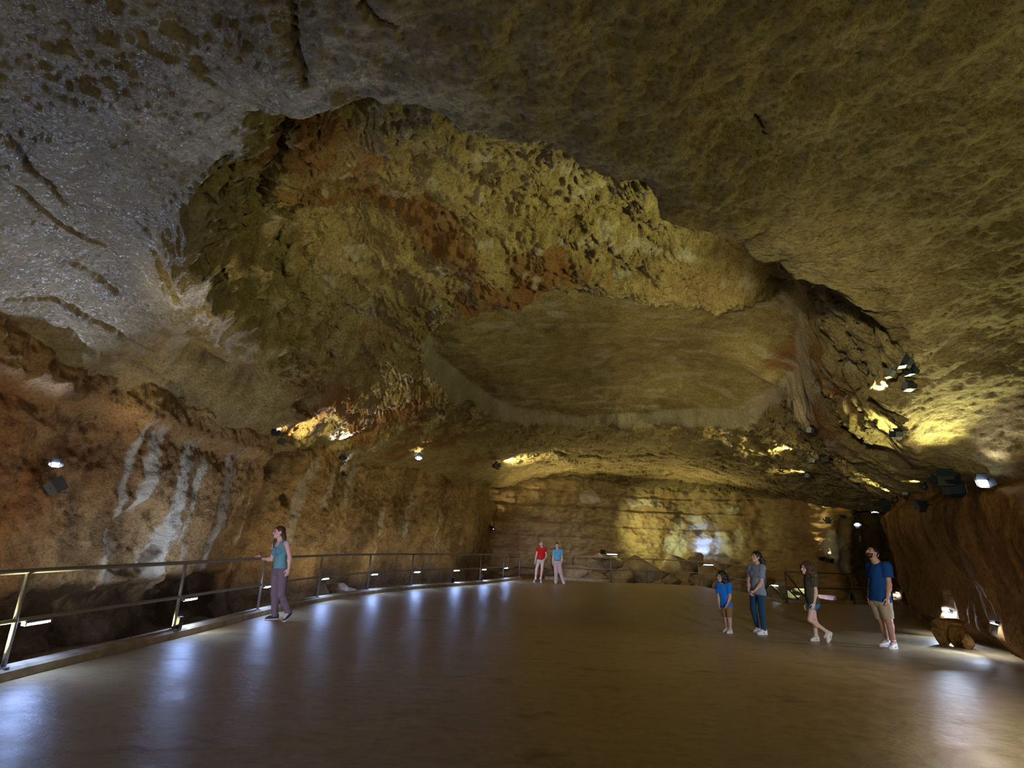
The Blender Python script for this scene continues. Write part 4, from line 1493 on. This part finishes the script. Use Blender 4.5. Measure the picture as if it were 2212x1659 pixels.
    for sd in 'RL':
        arm(F, sd, 0.0)
        el, wr, ha = G['el' + sd], G['wr' + sd], G['ha' + sd]
        bulk = 1.0 if female else 1.15
        F.cone(el, wr, 0.038 * s * bulk, 0.025 * s * bulk, 0.02)
        F.ball(el * 0.7 + wr * 0.3, np.array([0.040] * 3) * s * bulk, None, 0.03)
        # hand: palm, four unequal bent fingers, thumb from the side of the palm
        hd = unit(ha - wr)
        w = unit(np.cross(hd, fwd if abs(hd @ fwd) < 0.8 else up))     # across the knuckles
        if abs(hd[2]) > 0.6:
            w = unit(fwd - hd * (fwd @ hd))                             # hanging hand: thumb forward
        nrm = unit(np.cross(hd, w))
        inward = unit(hip + up * 0.0 - wr)
        if nrm @ inward < 0:
            nrm = -nrm
        PM = np.array([hd, w, nrm])
        pc = wr + hd * 0.050 * s
        F.ball(pc, np.array([0.050, 0.040, 0.016]) * s, PM, 0.018)
        for i, (fl, fw) in enumerate(((0.068, 0.030), (0.078, 0.010), (0.072, -0.010), (0.055, -0.029))):
            b = wr + hd * 0.085 * s + w * fw * s
            m = b + (hd * 0.95 + nrm * (0.22 + 0.06 * i) + w * fw * 2) * fl * 0.5 * s
            t = m + (hd * 0.75 + nrm * (0.60 + 0.08 * i)) * fl * 0.5 * s
            F.cone(b, m, 0.0088 * s, 0.0082 * s, 0.004)
            F.cone(m, t, 0.0082 * s, 0.0068 * s, 0.004)
        b = wr + hd * 0.030 * s + w * 0.030 * s
        m = b + (hd * 0.7 + w * 0.6 + nrm * 0.25) * 0.042 * s
        t = m + (hd * 0.9 + w * 0.1 + nrm * 0.35) * 0.032 * s
        F.cone(b, m, 0.013 * s, 0.0105 * s, 0.01)
        F.cone(m, t, 0.0105 * s, 0.008 * s, 0.004)
        an, d, lf = foot[sd]
        F.cone(an, an + d * 0.10 * s + np.array([0, 0, (-0.035 + (-0.07 if lf else 0)) * s]), 0.036 * s, 0.026 * s, 0.02)
    link('body', F.mesh('body'), skin, root)

    # ---- face
    def small(name, c, r, mat, parent=None, M=HM):
        bm = bmesh.new()
        bmesh.ops.create_uvsphere(bm, u_segments=12, v_segments=8, radius=1.0)
        for v in bm.verts:
            q = np.array(v.co) * np.array(r) * e
            v.co = c + M.T @ q
        me = bpy.data.meshes.new(name)
        bm.to_mesh(me)
        bm.free()
        return link(name, me, mat, parent or root)
    for q in (-1, 1):
        ey = small('eye', Hp(0.079, 0.033 * q, 0.004), (0.0135, 0.0135, 0.0095), EYE_W)
        small('iris', Hp(0.088, 0.033 * q, 0.005), (0.007, 0.0100, 0.0095), EYE_M, ey)
        small('eyebrow', Hp(0.092, 0.036 * q, 0.026), (0.008, 0.022, 0.0045), hair['mat'])
    small('lips', Hp(0.098, 0, -0.066), (0.006, 0.023, 0.0085), LIPS)

    # ---- hair
    FH = Field(hc - np.array([0.3, 0.3, 0.75]) * e, hc + np.array([0.3, 0.3, 0.25]) * e, h * 1.0)
    kind = hair['kind']
    vol = hair.get('vol', 0.012)
    FH.ball(Hp(-0.022, 0, 0.036), np.array([0.098 + vol, 0.080 + vol, 0.090 + vol]) * e, HM, 0.01)
    if kind in ('long', 'plaits', 'tail'):
        FH.ball(Hp(-0.055, 0, -0.02), np.array([0.060 + vol, 0.078 + vol, 0.085]) * e, HM, 0.02)
    if kind == 'curly':
        FH.ball(Hp(-0.048, 0, -0.005), np.array([0.108, 0.120, 0.118]) * e * hair.get('big', 1.0), HM, 0.03)
        FH.ball(Hp(-0.075, 0, -0.10), np.array([0.085, 0.118, 0.10]) * e * hair.get('big', 1.0), HM, 0.04)
    # leave the face open
    FH.ball(Hp(0.098, 0, -0.040), np.array([0.085, 0.064 if kind != 'curly' else 0.058, 0.100 if kind != 'short' else 0.105]) * e, HM, 0.012, True)
    if kind == 'curly':
        FH.ball(Hp(0.135, 0, -0.03), np.array([0.10, 0.10, 0.10]) * e, HM, 0.02, True)
    if kind == 'short':
        FH.plane(Hp(-0.02, 0, -0.045), -hup)
        FH.ball(Hp(0.045, 0, -0.045), np.array([0.09, 0.12, 0.062]) * e, HM, 0.01, True)
    if kind == 'bun':
        FH.ball(Hp(-0.05, 0, 0.135), np.array([0.035, 0.038, 0.034]) * e, HM, 0.01)
        FH.ball(Hp(0.02, 0, -0.10), np.array([0.13, 0.13, 0.075]) * e, HM, 0.01, True)
    if kind == 'long':
        ln = hair['len']
        for (b, a0, a1) in hair['locks']:
            p0 = Hp(a0, b, -0.02)
            p1 = p0 * 0.5 + (neck + lat * b * 1.5 * e + fwd * a1 * e) * 0.5
            p2 = neck + lat * b * 1.7 * e + fwd * a1 * e - up * (ln - 0.02)
            FH.cone(p0, p1, 0.042 * e, 0.040 * e, 0.02)
            FH.cone(p1, p2, 0.040 * e, 0.016 * e, 0.02)
    if kind == 'plaits':
        for q in (-1, 1):
            p0, p1 = Hp(-0.03, 0.075 * q, -0.04), neck + lat * 0.085 * q * s + fwd * 0.06 * s - up * 0.02 * s
            p2 = p1 - up * 0.22 * s + fwd * 0.055 * s
            FH.cone(p0, p1, 0.020 * e, 0.017 * e, 0.01)
            for i in range(7):
                t = i / 7.0
                FH.ball(p1 * (1 - t) + p2 * t, np.array([0.018, 0.018, 0.024]) * (1 - 0.4 * t), None, 0.006)
    if kind == 'curly':
        FH.ripple(0.016, 26, 3, (1, 1, 0.7))
    else:
        FH.ripple(0.006, 30, 3, (1, 1, 0.25))
    link('hair', FH.mesh('hair'), hair['mat'], root)
    if beard:
        FB = Field(hc - 0.2 * e, hc + 0.2 * e, h * 0.8)
        FB.ball(Hp(0.034, 0, -0.058), np.array([0.064, 0.063, 0.062]) * e, HM, 0.02)
        FB.ball(Hp(0.064, 0, -0.096), np.array([0.032, 0.033, 0.026]) * e, HM, 0.02)
        FB.ball(Hp(0.10, 0, -0.02), np.array([0.05, 0.075, 0.034]) * e, HM, 0.01, True)
        FB.ball(Hp(0.110, 0, -0.063), np.array([0.030, 0.018, 0.008]) * e, HM, 0.004, True)
        FB.ripple(0.003, 60, 1)
        link('beard', FB.mesh('beard'), hair['mat'], root)

    # ---- clothes
    fl, fh = lo.copy(), hi.copy()
    fl[2] = hip[2] - 0.62 * s
    FT = Field(fl, fh, h)
    inf = top.get('inf', 0.012) * s
    torso(FT, inf)
    hem = hip + up * top.get('hem', 0.0) * s
    if top['kind'] == 'tank':
        FT.ball(neck + fwd * 0.03 * s - up * 0.005 * s, np.array([0.125, 0.078, 0.115]) * s, T, 0.008, True)
        for q, sd in ((-1, 'R'), (1, 'L')):
            FT.ball(G['sh' + sd] + lat * q * 0.030 * s - up * 0.02 * s, np.array([0.14, 0.062, 0.115]) * s, T, 0.008, True)
    else:
        for sd in 'RL':
            arm(FT, sd, inf * 1.5 + 0.005 * s, 0.03, cut=top.get('sleeve', 0.55))
        if top.get('loose'):
            FT.ball(waist * 0.6 + hip * 0.4, np.array([0.092 * g, 0.128 * g, 0.42]) * s + inf + top['loose'] * s, T, 0.04)
        FT.ball(neck + up * 0.045 * s + fwd * 0.022 * s, np.array([0.072, 0.074, 0.062]) * s * (1 if female else 1.15), T, 0.006, True)
    FT.plane(hem, -up)
    FT.ripple(top.get('fold', 0.006), 9.0 / s, 11, (1.4, 1.4, 0.55))
    FT.plane(hem, -up)
    shirt = link(top['name'], FT.mesh(top['name']), top['mat'], root)

    bl = lo.copy()
    bh = hi.copy()
    bh[2] = hip[2] + 0.22 * s
    FBt = Field(bl, bh, h)
    inf = bottom.get('inf', 0.010) * s
    for q in (0,):
        FBt.ball(hip + up * 0.03 * s - hf * 0.012 * s, np.array([0.102 * g, 0.148 * (1 if female else 0.96) * g, 0.13]) * s + inf, TH, 0.05)
        FBt.ball(waist, np.array([0.088 * g, (0.120 if female else 0.136) * g, 0.15]) * s + inf * 0.7, T, 0.05)
    for q in (-1, 1):
        FBt.ball(hip + hl * 0.065 * s * q - hf * 0.06 * s - up * 0.02 * s, np.array([0.065, 0.075, 0.085]) * s + inf, TH, 0.04)
    legs(FBt, inf, 0.025, bottom.get('knee_cut'), bottom.get('low'), bottom.get('flare', 0.0))
    FBt.plane(hip + up * bottom.get('rise', 0.09) * s, up)
    FBt.ripple(bottom.get('fold', 0.005), 11.0 / s, 21, (1, 1, 0.8))
    pants = link(bottom['name'], FBt.mesh(bottom['name']), bottom['mat'], root)
    if bottom.get('belt'):
        FW = Field(hip - 0.3 * s, hip + 0.3 * s, h)
        FW.ball(hip + up * 0.03 * s - hf * 0.012 * s, np.array([0.102 * g, 0.148 * (1 if female else 0.96) * g, 0.13]) * s + inf + 0.006, TH, 0.05)
        FW.ball(waist, np.array([0.088 * g, (0.120 if female else 0.136) * g, 0.15]) * s + inf * 0.7 + 0.006, T, 0.05)
        FW.plane(hip + up * (bottom['rise'] + 0.004) * s, up)
        FW.plane(hip + up * (bottom['rise'] - 0.03) * s, -up)
        link('belt', FW.mesh('belt'), BELT, root)

    # ---- shoes
    for sd in 'RL':
        an, d, lf = foot[sd]
        z0 = max(an[2] - 0.088 * s, 0.0) if not lf else an[2] - 0.088 * s
        pit = lf                                     # pitch of the shoe, heel up
        fw3 = unit(d * math.cos(pit) - np.array([0, 0, math.sin(pit)]))
        su = unit(np.array([0, 0, 1]) - fw3 * fw3[2])
        sl = np.cross(su, fw3)
        SM = np.array([fw3, sl, su])
        org = an - fw3 * 0.012 * s - su * 0.084 * s  # under the ankle, on the sole
        tip = org + fw3 * 0.17 * s
        low = min(tip[2], (org - fw3 * 0.06 * s)[2])
        org = org - np.array([0, 0, 1.0]) * (low - 0.001)
        W = lambda a, b, c: org + (fw3 * a + sl * b + su * c) * s
        FS = Field(org - 0.30 * s, org + 0.30 * s, h * 0.8)
        FS.ball(W(0.085, 0, 0.032), np.array([0.106, 0.046, 0.040]) * s, SM, 0.02)
        FS.ball(W(-0.012, 0, 0.055), np.array([0.056, 0.041, 0.075]) * s, SM, 0.03)
        FS.cone(W(0.02, 0, 0.085), W(0.11, 0, 0.052), 0.034 * s, 0.022 * s, 0.02)
        FS.plane(W(0, 0, 0.012), -su)
        FS.plane(W(0, 0, 0.112), su)
        shoe = link('shoe', FS.mesh('shoe'), shoes['mat'], root)
        FO = Field(org - 0.30 * s, org + 0.30 * s, h * 0.8)
        FO.ball(W(0.082, 0, 0.012), np.array([0.115, 0.050, 0.06]) * s, SM, 0.01)
        FO.ball(W(-0.02, 0, 0.012), np.array([0.055, 0.041, 0.06]) * s, SM, 0.03)
        FO.plane(W(0, 0, 0.024), su)
        FO.plane(W(0, 0, 0.0), -su)
        link('sole', FO.mesh('sole'), SOLE_W, shoe)
        lc = MB()
        for i in range(4):
            a = 0.050 + i * 0.018
            zz = 0.108 - i * 0.011
            lc.tube([W(a, -0.026, zz - 0.012), W(a + 0.004, 0, zz + 0.003), W(a, 0.026, zz - 0.012)], 0.0042 * s, 6)
        lc.build('laces', shoes.get('lace', shoes['mat']), shoe, True)
        if shoes.get('mark'):
            for q in (-1, 1):
                # a hooked tapering stroke lying on the side of the upper
                stroke = [(0.070, 0.058), (0.074, 0.046), (0.068, 0.037), (0.050, 0.036), (0.025, 0.043), (-0.005, 0.053), (-0.040, 0.066)]
                width = [0.004, 0.008, 0.011, 0.011, 0.008, 0.005, 0.0015]
                path = []
                for a, c in stroke:
                    bb = 0.043 * math.sqrt(max(0.05, 1 - ((a - 0.085) / 0.125) ** 2)) * math.sqrt(max(0.1, 1 - ((c - 0.030) / 0.062) ** 2))
                    path.append(W(a, q * (bb + 0.001), c))
                MB().tube(path, [w * s * 0.62 for w in width], 8).build('side_mark', MARK_N, shoe, True)
        if shoes.get('sock'):
            MB().tube([an - unit(an - G['kn' + sd]) * 0.02, an + unit(G['kn' + sd] - an) * shoes['sock'] * s], [0.042 * s, 0.043 * s], 16).build('sock', SOLE_W, root, True)
        if shoes.get('cap'):
            FC = Field(org - 0.30 * s, org + 0.30 * s, h * 0.8)
            FC.ball(W(0.085, 0, 0.032), np.array([0.1085, 0.0485, 0.0425]) * s, SM, 0.02)
            FC.plane(W(0.135, 0, 0), -fw3)
            FC.plane(W(0, 0, 0.012), -su)
            link('toe_cap', FC.mesh('toe_cap'), SOLE_W, shoe)
    return root


def zj(x0, y0, k, **pts):
    """joints read from an enlarged detail of the photograph with its corner at x0, y0 and k times enlargement"""
    return {n: (x0 + p[0] / k, y0 + p[1] / k, p[2] if len(p) > 2 else 0.0) for n, p in pts.items()}


WHITE_SNEAKER = dict(mat=SHOE_W, mark=True, lace=SHOE_W, sock=0.05)

person('woman in a teal tank top and grey trousers resting a hand on the railing', 11.27,
       zj(540, 1120, 6.913, head=(432, 208), neck=(455, 335), shR=(375, 390, .13), shL=(548, 378, -.12), elR=(325, 612, .08), wrR=(175, 600, .20), haR=(80, 590, .24),
          elL=(592, 575, -.16), wrL=(580, 745, -.22), haL=(545, 870, -.24), hipR=(392, 790, .07), hipL=(497, 780, -.07), knR=(372, 1110, .06), knL=(470, 1130, -.12),
          anR=(372, 1440, .05), anL=(575, 1400, -.02), toeR=(215, 1530, -.08), toeL=(500, 1535, -.14)),
       (-0.74, -0.66, 0.03), 1.69, True, SKIN_PALE,
       dict(kind='long', mat=HAIR_BROWN, len=0.20, vol=0.006, locks=[(-0.07, -0.01, 0.07), (-0.06, -0.05, 0.04), (0.03, -0.075, -0.07), (-0.02, -0.08, -0.07)]),
       dict(kind='tank', name='tank_top', mat=cloth_mat('teal_jersey', (0.14, 0.36, 0.42)), inf=0.013, hem=0.045, fold=0.005),
       dict(name='trousers', mat=cloth_mat('grey_violet_twill', (0.16, 0.125, 0.15)), inf=0.017, rise=0.06, low=1.08, flare=0.6, fold=0.009, belt=False),
       dict(mat=SHOE_D, lace=SOLE_W), heel=(0.0, 0.50), bust=1.0)

person('woman in a red shirt and pale shorts with two plaits, standing at the far end', 24.68,
       zj(1100, 1140, 11.85, head=(818, 405), neck=(832, 500), shR=(728, 535), shL=(918, 535), elR=(694, 705), wrR=(662, 865, -.05), haR=(652, 950, -.07), elL=(952, 715, .06), wrL=(908, 815, -.10), haL=(880, 840, -.16),
          hipR=(752, 850), hipL=(848, 850), knR=(700, 1070, -.03), knL=(838, 1070, -.02), anR=(672, 1330), anL=(800, 1330, .02), toeR=(622, 1410, -.16), toeL=(820, 1420, -.16)),
       (-0.15, -0.9, 0.22), 1.68, True, SKIN_PALE, dict(kind='plaits', mat=HAIR_BLOND, vol=0.004),
       dict(kind='tee', name='shirt', mat=cloth_mat('red_cotton', (0.62, 0.012, 0.02)), inf=0.010, hem=0.07, sleeve=0.42),
       dict(name='shorts', mat=cloth_mat('pale_grey_denim', (0.50, 0.50, 0.46)), inf=0.016, rise=0.08, knee_cut=0.30, belt=True),
       dict(mat=SHOE_B, sock=0.10, cap=True, lace=SOLE_W), h=0.0085)

person('woman in a light blue shirt and pale pink trousers, standing at the far end', 24.66,
       zj(1100, 1140, 11.85, head=(1222, 455), neck=(1228, 550), shR=(1146, 598), shL=(1335, 598), elR=(1122, 770), wrR=(1116, 925, -.04), haR=(1138, 1005, -.05), elL=(1350, 775), wrL=(1332, 925, -.04), haL=(1312, 1000, -.05),
          hipR=(1190, 880), hipL=(1280, 880), knR=(1200, 1130, -.03), knL=(1310, 1130, -.02), anR=(1196, 1390), anL=(1392, 1395, -.04), toeR=(1184, 1430, -.18), toeL=(1412, 1455, -.2)),
       (-0.12, -1.0, 0.04), 1.62, True, SKIN_PALE, dict(kind='bun', mat=HAIR_BROWN, vol=0.004),
       dict(kind='tee', name='shirt', mat=cloth_mat('sky_blue_cotton', (0.13, 0.42, 0.66)), inf=0.016, hem=0.06, sleeve=0.66, fold=0.010),
       dict(name='trousers', mat=cloth_mat('pale_pink_twill', (0.55, 0.40, 0.42)), inf=0.020, rise=0.09, low=1.02, flare=1.2, fold=0.008, belt=True),
       dict(mat=SHOE_W, lace=SHOE_W), h=0.0085)

person('boy with dark curly hair in a bright blue shirt and tan shorts', 12.19,
       zj(1520, 1160, 7.211, head=(268, 618), neck=(292, 705), shR=(236, 752, .05), shL=(392, 752, -.08), elR=(230, 925, .04), wrR=(238, 1045, .0), haR=(245, 1110, -.02), elL=(408, 930, -.10), wrL=(368, 1050, -.15), haL=(342, 1115, -.18),
          hipR=(305, 1075, .05), hipL=(388, 1075, -.06), knR=(345, 1262, .03), knL=(402, 1262, -.06), anR=(362, 1440, .06), anL=(415, 1445, -.06), toeR=(285, 1490, -.04), toeL=(345, 1505, -.16)),
       (-0.88, -0.42, 0.06), 1.21, False, SKIN_OLIVE, dict(kind='curly', mat=HAIR_BLACK, vol=0.014, big=1.12),
       dict(kind='tee', name='shirt', mat=cloth_mat('bright_blue_cotton', (0.02, 0.20, 0.80)), inf=0.016, hem=-0.02, sleeve=0.72, loose=0.006),
       dict(name='shorts', mat=cloth_mat('tan_twill', (0.28, 0.18, 0.08)), inf=0.020, rise=0.0, knee_cut=0.92, flare=0.4),
       WHITE_SNEAKER, child=True, h=0.006)

person('woman with long black hair in a grey shirt and blue jeans, hands clasped', 12.25,
       zj(1520, 1160, 7.211, head=(815, 312), neck=(838, 425), shR=(735, 475, .15), shL=(912, 480, -.12), elR=(700, 705, .12), wrR=(700, 840, -.02), haR=(738, 890, -.06), elL=(895, 722, -.16), wrL=(795, 838, -.16), haL=(725, 900, -.10),
          hipR=(782, 880, .08), hipL=(892, 870, -.08), knR=(772, 1120, .07), knL=(902, 1130, -.10), anR=(842, 1415, .14), anL=(938, 1455, -.10), toeR=(778, 1480, .02), toeL=(815, 1520, -.18)),
       (-0.92, -0.30, 0.14), 1.64, True, SKIN_OLIVE,
       dict(kind='long', mat=HAIR_BLACK, len=0.42, vol=0.010, locks=[(0.085, -0.06, -0.085), (0.045, -0.07, -0.095), (-0.01, -0.08, -0.095), (-0.05, -0.06, -0.07)]),
       dict(kind='tee', name='shirt', mat=cloth_mat('heather_grey_jersey', (0.24, 0.27, 0.34)), inf=0.014, hem=-0.03, sleeve=0.66, fold=0.008, loose=0.014),
       dict(name='jeans', mat=cloth_mat('blue_denim', (0.018, 0.065, 0.13)), inf=0.008, rise=-0.015, low=1.02, fold=0.004),
       WHITE_SNEAKER, bust=0.85)

person('girl with bushy brown hair in an olive shirt and blue shorts, mid step', 11.55,
       zj(1700, 1160, 6.382, head=(262, 432), neck=(298, 545), shR=(282, 590, .10), shL=(372, 592, -.11), elR=(285, 780, .12), wrR=(270, 930, .06), haR=(262, 1000, .04), elL=(398, 765, -.14), wrL=(375, 915, -.16), haL=(358, 985, -.17),
          hipR=(335, 905, .06), hipL=(362, 905, -.07), knR=(378, 1150, .05), knL=(318, 1140, -.09), anR=(402, 1375, .04), anL=(560, 1312, -.07), toeR=(295, 1435, -.04), toeL=(480, 1400, -.12)),
       (-0.95, -0.22, 0.05), 1.45, True, SKIN_PALE, dict(kind='curly', mat=HAIR_CURL, vol=0.014, big=1.30),
       dict(kind='tee', name='shirt', mat=cloth_mat('olive_cotton', (0.075, 0.072, 0.045)), inf=0.018, hem=-0.02, sleeve=0.55, loose=0.004),
       dict(name='shorts', mat=cloth_mat('blue_denim_shorts', (0.04, 0.20, 0.46)), inf=0.016, rise=-0.005, knee_cut=0.38, flare=0.5),
       WHITE_SNEAKER, child=True, heel=(0.0, 1.05), h=0.006)

person('bearded man in a dark blue shirt and beige shorts looking up', 11.11,
       zj(1700, 1160, 6.382, head=(1172, 222), neck=(1232, 335), shR=(1165, 405, .17), shL=(1370, 412, -.15), elR=(1158, 670, .20), wrR=(1150, 830, .14), haR=(1140, 915, .12), elL=(1408, 655, -.20), wrL=(1388, 835, -.22), haL=(1385, 935, -.23),
          hipR=(1225, 890, .08), hipL=(1340, 890, -.09), knR=(1308, 1150, .08), knL=(1402, 1150, -.10), anR=(1372, 1425, .14), anL=(1470, 1450, -.08), toeR=(1215, 1490, .04), toeL=(1400, 1550, -.20)),
       (-0.80, -0.22, 0.52), 1.80, False, SKIN_TAN, dict(kind='short', mat=HAIR_BLACK, vol=0.004),
       dict(kind='tee', name='shirt', mat=cloth_mat('navy_blue_cotton', (0.008, 0.055, 0.20)), inf=0.020, hem=0.0, sleeve=0.62, loose=0.006, fold=0.008),
       dict(name='shorts', mat=cloth_mat('beige_twill', (0.40, 0.34, 0.24)), inf=0.022, rise=0.012, knee_cut=0.90, flare=0.3, fold=0.007),
       dict(mat=SHOE_W, mark=True, lace=SHOE_W, sock=0.04), beard=True, girth=1.12)
